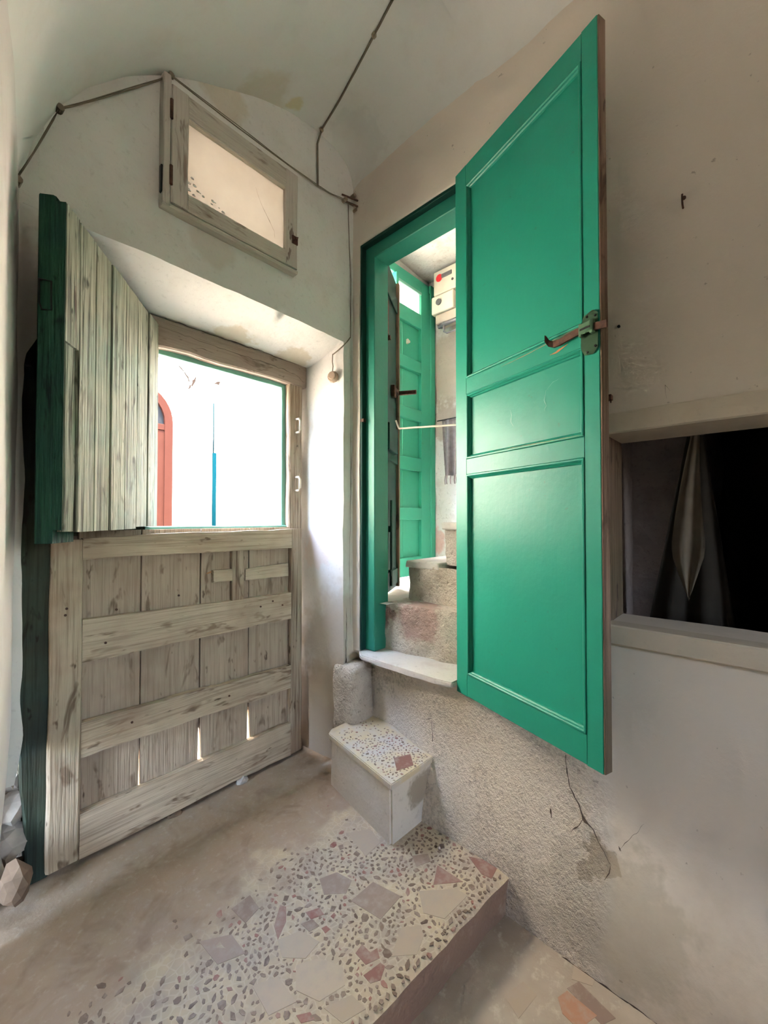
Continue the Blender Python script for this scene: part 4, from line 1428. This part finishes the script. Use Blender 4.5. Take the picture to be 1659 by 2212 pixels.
bm = nb()
sheet(bm, lines(0.06, 0.158, step=0.03), lines(1.02, 1.86, step=0.04), lambda x, z: (x, 1.655 + 0.012 * nz(x, 0, z, 14, 3), z))
obj('jamb_plaster', bm, 'back_plaster', wall_back, smooth=True)
bm = nb()
board(bm, 0.20, 1.19, 1.640, 1.71, -0.02, 0.045, 'x', 14, 0.004, 0.006, 19.0)
obj('threshold', bm, 'bare_lintel', t)
t = thing('door_4', 'lower half of the street door, weathered whitewashed planks with rails', 'door', (0.69, 1.63, 0), kind='structure')
bm = nb()
board(bm, 0.224, 0.307, 1.597, 1.628, 0.022, 1.035, 'z', 16, 0.004, 0.006, 1.0)
obj('stile', bm, 'old_stile', t)
bm = nb()
board(bm, 1.098, 1.160, 1.599, 1.630, 0.020, 1.055, 'z', 16, 0.004, 0.005, 2.0)
obj('stile', bm, 'bare_post', t)


def rail(xa, xb, za0, za1, zb0, zb1, seed, m='old_rail', y0=1.600, y1=1.626, name='rail'):
    bm = nb()
    board(bm, xa, xb, y0, y1, 0.0, 1.0, 'x', 14, 0.0, 0.0, seed)
    for v in bm.verts:
        k = (v.co.x - xa) / (xb - xa)
        lo, hi = za0 + (zb0 - za0) * k, za1 + (zb1 - za1) * k
        e = 0.006 * nz(v.co.x, seed, 0.2 + v.co.z, 7, seed) + 0.003 * nz(v.co.x, seed, 0.2 + v.co.z, 24, seed)
        z = v.co.z
        v.co.z = lo + (hi - lo) * z + e
    o = obj(name, bm, m, t, bevel=(0.005, 2))
    return o


rail(0.305, 1.100, 0.970, 1.040, 0.966, 1.056, 11.0)
rail(0.307, 1.098, 0.637, 0.777, 0.641, 0.760, 12.0)
rail(0.307, 1.098, 0.340, 0.450, 0.320, 0.424, 13.0)
rail(0.306, 1.098, 0.020, 0.160, 0.018, 0.160, 14.0)
PL = [(0.300, 0.481, None, (0.0, 0.002, 0.13)), (0.4845, 0.691, None, (0.001, 0.004, 0.20)), (0.695, 0.898, None, (0.004, 0.003, 0.22)), (0.902, 1.102, None, (0.007, 0.0, 0.22))]
for i, (a, b, _, tp) in enumerate(PL):
    bm = nb()
    board(bm, a, b, 1.628 + 0.002 * (i % 2), 1.648, 0.155 if i else 0.10, 1.062, 'z', 22, 0.0016, 0.0018, 20.0 + i, taper0=tp)
    obj('plank', bm, 'old_board', t)
for k, (a, b) in enumerate(((0.27, 0.47), (0.475, 0.72), (0.725, 1.045))):
    bm = nb()
    board(bm, 0.235, 1.155, 1.652, 1.668, a, b, 'x', 8, 0.002, 0.003, 50.0 + k)
    obj('backing_board', bm, 'bare_lintel', t)
bm = nb()
board(bm, 0.23, 1.15, 1.630, 1.646, 0.02, 0.152, 'x', 10, 0.002, 0.003, 33.0)
obj('bottom_board', bm, 'old_board', t)
bm = nb()
board(bm, 0.50, 1.165, 1.648, 1.674, 1.052, 1.072, 'x', 14, 0.002, 0.003, 33.0)
obj('top_strip', bm, 'green_stop', t)
bm = nb()
board(bm, 0.812, 0.868, 1.604, 1.628, 0.755, 0.975, 'z', 8, 0.002, 0.003, 41.0)
obj('upright_batten', bm, 'bare_post', t)
rail(0.872, 1.085, 0.842, 0.889, 0.841, 0.898, 15.0, 'old_rail', 1.606, 1.627, 'cross_batten')
bm = nb()
board(bm, 0.735, 0.815, 1.606, 1.629, 0.846, 0.895, 'x', 6, 0.003, 0.003, 17.0)
obj('latch_block', bm, 'old_rail', t)
bm = nb()
ribbon(bm, jag([(0.715, 0.884), (0.735, 0.889), (0.752, 0.886)], 4, 0.006, 2.0), 0.010, lambda x, z: (x, 1.6265, z))
ribbon(bm, jag([(0.770, 0.882), (0.790, 0.870), (0.806, 0.874)], 4, 0.006, 5.0), 0.007, lambda x, z: (x, 1.6112, z))
obj('split_wood', bm, 'bare_wood', t)
bm = nb()
for (x, z) in ((0.265, 0.82), (0.262, 0.80), (0.40, 0.795), (0.60, 0.815), (0.37, 0.69), (1.00, 0.735), (0.94, 0.72), (0.45, 0.40), (0.80, 0.38), (1.05, 0.71)):
    disc(bm, (x, 1.600 if abs(x - 0.26) > 0.02 else 1.598, z), (0, -1, 0), 0.004, 0.003, 7)
obj('nail_heads', bm, 'rusty_iron', t, kind='stuff')

# upper leaf, folded back against the left wall
A2 = (0.181, 1.151)
ang2 = math.atan2(0.484, 0.355)
t = thing('door_5', 'upper half of the street door, greenish weathered planks swung into the room', 'door', (A2[0], A2[1], 1.075), ang2, kind='structure')
HS = 0.745
se = [0.0, 0.062, 0.1435, 0.229, 0.322, 0.414, 0.504, 0.600]
for i in range(7):
    bm = nb()
    a, b = se[i] + 0.0016, se[i + 1] - 0.0024
    if i == 0:
        board(bm, a, b, 0.0, 0.020, 0.43, HS, 'z', 10, 0.0016, 0.002, 60.0)
        obj('plank', bm, 'shutter_board', t, True)
        bm = nb()
        board(bm, a + 0.014, b, 0.006, 0.020, -0.004, 0.432, 'z', 14, 0.007, 0.002, 70.0)
    else:
        board(bm, a, b, 0.0015 * (i % 3), 0.020, -0.006 if i < 5 else 0.0, HS, 'z', 16, 0.0016, 0.0022, 60.0 + i)
    obj('plank', bm, 'shutter_board', t, True)
bm = nb()
board(bm, -0.002, 0.09, 0.0205, 0.056, -0.03, HS + 0.012, 'z', 16, 0.004, 0.004, 80.0)
obj('stile', bm, 'shutter_edge', t, True)
bm = nb()
board(bm, -0.0015, 0.0, 0.0005, 0.020, 0.0, HS, 'z', 16, 0.0006, 0.0003, 81.0)
obj('painted_edge', bm, 'shutter_edge', t, True)
bm = nb()
board(bm, 0.51, 0.60, 0.0205, 0.052, 0.0, HS, 'z', 12, 0.002, 0.004, 82.0)
obj('stile', bm, 'shutter_edge', t, True)
for z0, z1 in ((0.02, 0.10), (0.33, 0.41), (0.64, 0.72)):
    bm = nb()
    board(bm, 0.09, 0.51, 0.0205, 0.046, z0, z1, 'x', 8, 0.002, 0.004, 83.0 + z0)
    obj('rail', bm, 'shutter_edge', t, True)
bm = nb()
tube(bm, [(-0.003, 0.046, 0.560), (-0.012, 0.046, 0.558), (-0.012, 0.022, 0.555), (-0.012, 0.021, 0.490), (-0.012, 0.040, 0.490), (-0.012, 0.045, 0.505), (-0.012, 0.046, 0.558)], 0.0022, 6)
obj('iron_loop', bm, 'black_iron', t, True)
bm = nb()
ribbon(bm, jag([(0.038, 0.575), (0.041, 0.54), (0.042, 0.50), (0.044, 0.455)], 4, 0.002), 0.006, lambda u, z: (u, -0.0008, z))
obj('dark_split', bm, 'crack', t, True)
bm = nb()
ribbon(bm, jag([(0.236, 0.155), (0.234, 0.13), (0.236, 0.11)], 4, 0.002), 0.006, lambda u, z: (u, 0.0004, z))
obj('knot_hole', bm, 'crack', t, True)

# rubble under and beside the door
RB = [((0.150, 1.545, 0.078), 0.052, (0.72, 0.6, 1.15), 'rubble_brown', 'brown angular stone wedged at the foot of the left door post'),
      ((0.135, 1.655, 0.03), 0.075, (0.9, 0.6, 0.7), 'rubble_brown', 'dusty stone at the very bottom of the gap left of the door'),
      ((0.150, 1.66, 0.135), 0.070, (0.8, 0.6, 0.8), 'rubble', 'pale broken stone in the gap left of the door, lowest of the pile'),
      ((0.160, 1.665, 0.235), 0.062, (0.75, 0.6, 0.8), 'rubble', 'pale broken stone in the gap left of the door, middle of the pile'),
      ((0.150, 1.675, 0.315), 0.050, (0.7, 0.6, 0.75), 'rubble', 'small pale stone near the top of the gap left of the door'),
      ((0.085, 1.62, 0.10), 0.085, (0.5, 0.7, 1.3), 'rubble', 'plaster-covered stone against the wall at the far left'),
      ((0.080, 1.66, 0.26), 0.080, (0.6, 0.6, 1.0), 'rubble', 'tall pale stone behind the wall edge at the far left'),
      ((0.86, 1.606, 0.004), 0.026, (1.0, 0.7, 0.9), 'rubble', 'loose pale stone poking out under the plank door'),
      ((0.60, 1.612, 0.000), 0.022, (1.2, 0.7, 0.8), 'rubble_brown', 'small flat chip of stone under the middle of the plank door'),
      ((0.70, 1.63, 0.000), 0.018, (1.6, 0.7, 0.6), 'rubble_brown', 'tiny brown stone in the shadow under the plank door')]
bm = nb()
sheet(bm, lines(-0.05, 0.24, step=0.03), lines(-0.10, 0.335, step=0.03), lambda x, z: (x, 1.715 + 0.012 * nz(x, 0, z, 12, 3), z + 0.02 * nz(x, 0, 0, 20, 8) * sstep(z, 0.2, 0.33)))  # added opaque sheet behind the stones, blocks street light low in the gap
obj('gap_light_block', bm, 'rubble_render', wall_back, smooth=True)
for i, (c, r, sq, m, lab) in enumerate(RB):
    bm = nb()
    rock(bm, c, r, 3.0 + i * 7, sq)
    obj('stone', bm, m, label=lab, cat='stone', group='rubble by the street door')
bm = nb()
rock(bm, (1.135, 0.80, 0.004), 0.006, 4, (1, 1, 0.8), 1)
obj('pebble', bm, 'rubble', label='tiny white pebble on the landing beside the block step', cat='stone')

# ------------------------------------------------------------------ transom window
t = thing('window_2', 'small dusty transom window in a whitewashed wooden frame above the niche', 'window', (0.71, 1.36, 2.1), kind='structure')
WX0, WX1, WZ0, WZ1 = 0.468, 0.945, 2.092, 2.472
yf = 1.343
bm = nb()
board(bm, WX0 - 0.022, WX0, yf - 0.002, YB + 0.02, WZ0 - 0.012, WZ1 + 0.02, 'z', 8, 0.003, 0.003, 1)
obj('casing', bm, 'sash_wood', t)
bm = nb()
board(bm, WX0 - 0.02, WX1 + 0.004, yf + 0.004, YB + 0.02, WZ0 - 0.014, WZ0, 'x', 8, 0.002, 0.003, 2)
obj('casing', bm, 'sash_rail', t)
bm = nb()
board(bm, WX0 - 0.02, WX1 + 0.004, yf + 0.012, YB + 0.02, WZ1, WZ1 + 0.026, 'x', 8, 0.004, 0.003, 3)
obj('casing', bm, 'back_plaster', t)
for a, b in ((WX0 + 0.002, 0.524), (0.890, WX1)):
    bm = nb()
    board(bm, a, b, yf, yf + 0.034, WZ0 + 0.002, WZ1 - 0.002, 'z', 8, 0.002, 0.003, a)
    obj('sash_stile', bm, 'sash_wood', t)
for a, b in ((WZ0 + 0.002, 2.150), (2.392, WZ1 - 0.002)):
    bm = nb()
    board(bm, 0.523, 0.891, yf + 0.0006, yf + 0.033, a, b, 'x', 8, 0.002, 0.003, b)
    obj('sash_rail', bm, 'sash_rail', t)
bm = nb()
box(bm, 0.520, 0.894, yf + 0.018, yf + 0.021, 2.146, 2.396)
obj('pane', bm, 'dusty_glass', t)
bm = nb()
rr = random.Random(5)
for k in range(30):
    q = rr.random() ** 1.5
    x = 0.528 + 0.16 * q + rr.uniform(-0.006, 0.006)
    z = 2.152 + (0.075 * (1 - q) * rr.random())
    rock(bm, (x, yf + 0.0145, z), rr.uniform(0.002, 0.0055), k, (1.4, 0.4, 0.9), 1)
obj('paint_crust', bm, 'facade_paint', t, kind='stuff')
bm = nb()
ribbon(bm, jag([(0.770, 2.330), (0.790, 2.285), (0.828, 2.235), (0.850, 2.205), (0.853, 2.180)], 5, 0.002), 0.0011, lambda x, z: (x, yf + 0.0172, z))
obj('glass_crack', bm, 'crack', t)
for zc in (2.385, 2.175):
    bm = nb()
    tube(bm, [(WX0 + 0.001, yf - 0.004, zc - 0.03), (WX0 + 0.001, yf - 0.004, zc + 0.03)], 0.005, 8)
    obj('hinge', bm, 'rusty_iron', t)
bm = nb()
box(bm, WX0 - 0.026, WX0 - 0.016, yf + 0.004, yf + 0.02, 2.115, 2.20, 0.002)
obj('hinge_strap', bm, 'black_iron', t)
bm = nb()
tube(bm, [(0.925, yf - 0.004, 2.195), (0.930, yf - 0.012, 2.205), (0.938, yf - 0.010, 2.215), (0.938, yf - 0.004, 2.200)], 0.003, 6)
box(bm, 0.918, 0.944, yf - 0.004, yf + 0.002, 2.188, 2.220, 0.001)
obj('latch', bm, 'rusty_iron', t)

# ------------------------------------------------------------------ cables, hook and switch
yc = YB - 0.012
t = thing('wall_cable', 'thin dusty twin cable strung along the top of the niche wall', 'cable', (0.7, 1.36, 2.4))
bm = nb()
pts = [(0.075, 1.12, 2.08), (0.113, 1.345, 1.945), (0.196, yc, 2.197), (0.472, yc - 0.01, 2.507), (1.064, yc, 2.517), (1.20, yc, 2.54), (1.27, yc, 2.548)]
tube(bm, sag(pts, 8, 0.005, 2), 0.0019, 6)
tube(bm, [p + Vector((0.0, -0.001, 0.0035 + 0.0015 * math.sin(i))) for i, p in enumerate(sag(pts, 8, 0.004, 12))], 0.0014, 6)
obj('run', bm, 'cable_sheath', t, smooth=True)
for p in ((0.113, 1.35, 1.945), (0.196, yc, 2.202), (0.472, yc - 0.004, 2.512)):
    bm = nb()
    disc(bm, (p[0], p[1] + 0.02, p[2]), (0.1, -1, 0), 0.009, 0.028, 9)
    obj('insulator', bm, 'cable_sheath', t)
t = thing('vault_cable', 'dusty cable climbing from the niche wall over the vault', 'cable', (1.06, 1.3, 2.5))
bm = nb()


def vz(x, y):
    best = min(range(601), key=lambda i: abs(vault(i / 600, y)[0] - x))
    return vault(best / 600, y)[2]


path = [(1.064, yc, 2.517), (1.062, yc, 2.70), (1.075, yc - 0.01, vz(1.075, 1.36) - 0.008)]
for q in (0.15, 0.3, 0.5, 0.75, 1.0):
    x, y = 1.085 + (0.965 - 1.085) * q, 1.35 + (0.84 - 1.35) * q
    path.append((x, y, vz(x, y) - 0.004))
tube(bm, sag(path, 4, 0.0, 7), 0.0040, 6)
obj('run', bm, 'cable_sheath', t, smooth=True)
for p in (path[2], path[6]):
    bm = nb()
    rock(bm, (p[0], p[1], p[2]), 0.010, 4, (1, 1, 1), 1)
    obj('insulator', bm, 'porcelain', t)
t = thing('cable_bracket', 'small rusty bracket with porcelain knobs at the wall corner', 'bracket', (1.27, 1.36, 2.54))
bm = nb()
tube(bm, [(1.20, yc, 2.562), (1.285, yc - 0.02, 2.570)], 0.004, 7)
tube(bm, [(1.21, yc, 2.540), (1.29, yc - 0.02, 2.545)], 0.004, 7)
obj('arm', bm, 'rusty_iron', t)
for (x, z) in ((1.215, 2.545), (1.268, 2.592), (1.284, 2.535)):
    bm = nb()
    disc(bm, (x, yc + 0.01, z), (0, -1, 0), 0.009, 0.024, 9)
    obj('knob', bm, 'porcelain', t)
bm = nb()
tube(bm, sag([(1.245, yc + 0.008, 2.545), (1.252, yc + 0.007, 2.35), (1.262, yc + 0.007, 2.20), (1.258, yc + 0.006, 1.935)], 6, 0.0, 3), 0.0018, 5)
tube(bm, sag([(1.258, yc + 0.006, 1.935), (1.222, 1.366, 1.895), (1.204, 1.435, 1.855)], 5, 0.004, 3), 0.0026, 6)
obj('drop_cable', bm, 'cable_sheath', smooth=True, label='thin cable dropping down the corner to the niche edge', cat='cable')
t = thing('hanging_switch', 'small brown round switch dangling on a wire inside the niche', 'switch', (1.200, 1.43, 1.76))
bm = nb()
tube(bm, [(1.204, 1.435, 1.858), (1.200, 1.432, 1.82), (1.202, 1.430, 1.80), (1.199, 1.430, 1.775)], 0.0022, 6)
obj('wire', bm, 'cable_sheath', t)
bm = nb()
disc(bm, (1.208, 1.432, 1.750), (-1, -0.5, 0), 0.026, 0.016, 12)
disc(bm, (1.196, 1.426, 1.752), (-1, -0.5, 0), 0.018, 0.012, 12)
obj('body', bm, 'bakelite', t, bevel=(0.003, 2))

# nails and small holes on the right wall
bm = nb()
xn = xr(0.135, 1.92)
tube(bm, [(xn + 0.01, 0.137, 1.895), (xn - 0.012, 0.137, 1.900), (xn - 0.016, 0.137, 1.905), (xn - 0.016, 0.137, 1.925)], 0.0022, 6)
tube(bm, [(xn + 0.003, 0.135, 1.922), (xn - 0.004, 0.135, 1.922)], 0.005, 7)
obj('wall_nail', bm, 'rusty_iron', label='bent rusty nail high on the right wall', cat='nail')
bm = nb()
disc(bm, (xr(0.285, 1.63) + 0.003, 0.286, 1.640), (-1, 0, 0), 0.004, 0.007, 8)
obj('wall_nail', bm, 'black_iron', label='dark plug hole in the wall right of the green door', cat='nail')
bm = nb()
box(bm, 1.262, 1.285, 0.303, 0.316, 1.435, 1.450, 0.001)
tube(bm, [(1.270, 0.306, 1.450), (1.262, 0.304, 1.425)], 0.002, 5)
obj('wall_nail', bm, 'rusty_iron', label='rusty staple in the wall beside the free edge of the green door', cat='nail')


# cracks that follow the right wall
def on_r(y, z):
    return (xr(y, z) - 0.0030, y, z)


bm = nb()
CR = [([(0.4394, 0.3918), (0.4344, 0.3525), (0.4265, 0.3015), (0.4019, 0.2676), (0.3849, 0.2393), (0.3554, 0.2238), (0.3349, 0.1898), (0.3117, 0.1612)], 0.004), ([(0.3849, 0.2393), (0.4037, 0.2085), (0.4137, 0.1931)], 0.003), ([(0.3117, 0.1612), (0.3125, 0.1438), (0.3233, 0.1237)], 0.002), ([(0.934, 0.3436), (0.9312, 0.2975), (0.9246, 0.2586), (0.9226, 0.2754)], 0.002), ([(0.9672, 0.3203), (0.9318, 0.3373)], 0.0015), ([(0.4784, 0.2236), (0.4732, 0.2021)], 0.004), ([(0.2395, 0.2871), (0.2547, 0.2578), (0.2805, 0.2247), (0.2923, 0.2006)], 0.001), ([(0.2929, 0.2107), (0.288, 0.2026)], 0.004), ([(0.482, -0.1412), (0.4489, -0.1348), (0.4107, -0.1255), (0.3338, -0.1256), (0.2585, -0.1229), (0.1994, -0.1259)], 0.006), ([(0.1772, 1.4139), (0.1789, 1.4533), (0.1691, 1.4329)], 0.0006)]
for pts, w in CR:
    ribbon(bm, jag(pts, 6, 0.004, pts[0][0] * 9), w, on_r, pts[0][1])
obj('cracks', bm, 'crack', wall_right, kind='stuff')
bm = nb()
for pts, w in (([(1.232, 0.335), (1.230, 0.40), (1.238, 0.47), (1.234, 0.56)], 0.004), ([(1.262, 0.62), (1.258, 0.90), (1.266, 1.3), (1.262, 1.7), (1.268, 2.30)], 0.0016), ([(1.2405, 0.55), (1.240, 0.70)], 0.002)):
    ribbon(bm, jag(pts, 10, 0.003, pts[0][0] * 7), w, lambda x, z: (x, YB + 0.07 * sstep(z, 0.40, 0.15) - 0.0035, z), 2.0)
ribbon(bm, jag([(0.55, 1.852), (0.70, 1.848), (0.86, 1.850), (1.02, 1.846), (1.15, 1.842)], 9, 0.006, 6.0), 0.0035, lambda x, z: (x, 1.618, z - 0.004), 4.0)
obj('cracks', bm, 'crack', wall_back, kind='stuff')

# ------------------------------------------------------------------ outside: street and the house opposite
bm = nb()
sheet(bm, lines(-8, 10, step=1.0), lines(1.72, 9, step=1.0), lambda x, y: (x, y, -0.12))
obj('ground', bm, 'street_stone', kind='structure', label='pale stone street outside the door', cat='street')
bm = nb()
sheet(bm, lines(-8, 10, step=1.0), lines(-9, -2.48, step=1.0), lambda x, y: (x, y, -0.20))
obj('ground_rear', bm, 'yard_stone', kind='structure', label='pale stone yard behind the house', cat='yard')
bm = nb()
box(bm, 1.30, 2.40, 1.746, 2.35, -0.12, 0.70, 0.01)
obj('stoop', bm, 'street_stone', label='stone stoop outside the second street door', cat='step')

t = thing('house', 'sunlit white house across the street with an arched reddish door', 'house', (1.8, 5.4, -0.12))
bm = nb()
box(bm, -6.0, 9.0, 5.2, 7.5, -0.12, 6.8)
obj('wall', bm, 'house_paint', t)
# arched door
ACX, ACZ, AR = 1.42, 2.25, 0.43
bm = nb()
outl = [(ACX + AR * math.cos(math.pi * i / 20), ACZ + AR * math.sin(math.pi * i / 20)) for i in range(21)]
inn = [(ACX + (AR - 0.09) * math.cos(math.pi * i / 20), ACZ + (AR - 0.09) * math.sin(math.pi * i / 20)) for i in range(21)]
oo = [(ACX + AR, -0.1)] + outl + [(ACX - AR, -0.1)]
ii = [(ACX + AR - 0.09, -0.1)] + inn + [(ACX - AR + 0.09, -0.1)]
vo = [bm.verts.new((x, 5.15, z)) for x, z in oo]
vi = [bm.verts.new((x, 5.15, z)) for x, z in ii]
for i in range(len(oo) - 1):
    bm.faces.new((vo[i], vo[i + 1], vi[i + 1], vi[i]))
ex = bmesh.ops.extrude_face_region(bm, geom=list(bm.faces))
for g in ex['geom']:
    if isinstance(g, bmesh.types.BMVert):
        g.co.y = 5.205
fr = obj('arched_frame', bm, 'terracotta_door', t)
for a, b in ((ACX - AR + 0.08, ACX - 0.004), (ACX + 0.004, ACX + AR - 0.08)):
    bm = nb()
    box(bm, a, b, 5.17, 5.21, -0.1, ACZ - 0.10, 0.004)
    lf = obj('door_leaf', bm, 'terracotta_door', t)
    for z0, z1 in ((0.15, 0.9), (1.05, 1.95)):
        bm = nb()
        box(bm, a + 0.06, b - 0.06, 5.155, 5.175, z0, z1, 0.01)
        obj('panel', bm, 'terracotta_door', lf)
bm = nb()
box(bm, ACX - AR + 0.08, ACX + AR - 0.08, 5.16, 5.21, ACZ - 0.10, ACZ - 0.03, 0.004)
obj('transom_bar', bm, 'terracotta_door', t)
bm = nb()
fv = [bm.verts.new((x, 5.19, z)) for x, z in ([(ACX + AR - 0.09, ACZ - 0.03)] + inn + [(ACX - AR + 0.09, ACZ - 0.03)])]
bm.faces.new(fv)
fan = obj('fanlight', bm, 'fanlight_glass', t)
bm = nb()
for k in range(1, 6):
    a = math.pi * k / 6
    tube(bm, [(ACX + 0.1 * math.cos(a), 5.18, ACZ + 0.1 * math.sin(a)), (ACX + 0.33 * math.cos(a), 5.18, ACZ + 0.33 * math.sin(a))], 0.008, 5)
for k in range(6):
    a = math.pi * (k + 0.5) / 6
    c = (ACX + 0.24 * math.cos(a), ACZ + 0.24 * math.sin(a))
    tube(bm, [(c[0] + 0.055 * math.cos(w * 0.7), 5.18, c[1] + 0.055 * math.sin(w * 0.7)) for w in range(10)], 0.007, 5, False)
obj('grille', bm, 'fanlight_iron', fan)
bm = nb()
ribbon(bm, jag([(1.93, 2.98), (2.02, 2.88), (2.06, 2.80)], 4, 0.02), 0.02, lambda x, z: (x, 5.196, z))
ribbon(bm, jag([(2.14, 2.90), (2.10, 2.80), (2.04, 2.72)], 4, 0.03), 0.035, lambda x, z: (x, 5.196, z))
ribbon(bm, jag([(2.36, 2.86), (2.46, 2.90)], 4, 0.02), 0.03, lambda x, z: (x, 5.196, z))
obj('bare_plaster_patches', bm, 'facade_tan', t, kind='stuff')
bm = nb()
tube(bm, [(2.36, 5.16, -0.1), (2.36, 5.16, 1.95)], 0.026, 10)
tube(bm, [(2.36, 5.19, 1.95), (2.36, 5.19, 2.6)], 0.008, 6)
obj('drainpipe', bm, 'pipe_blue', smooth=True, label='slim blue pipe running down the white house opposite', cat='pipe')
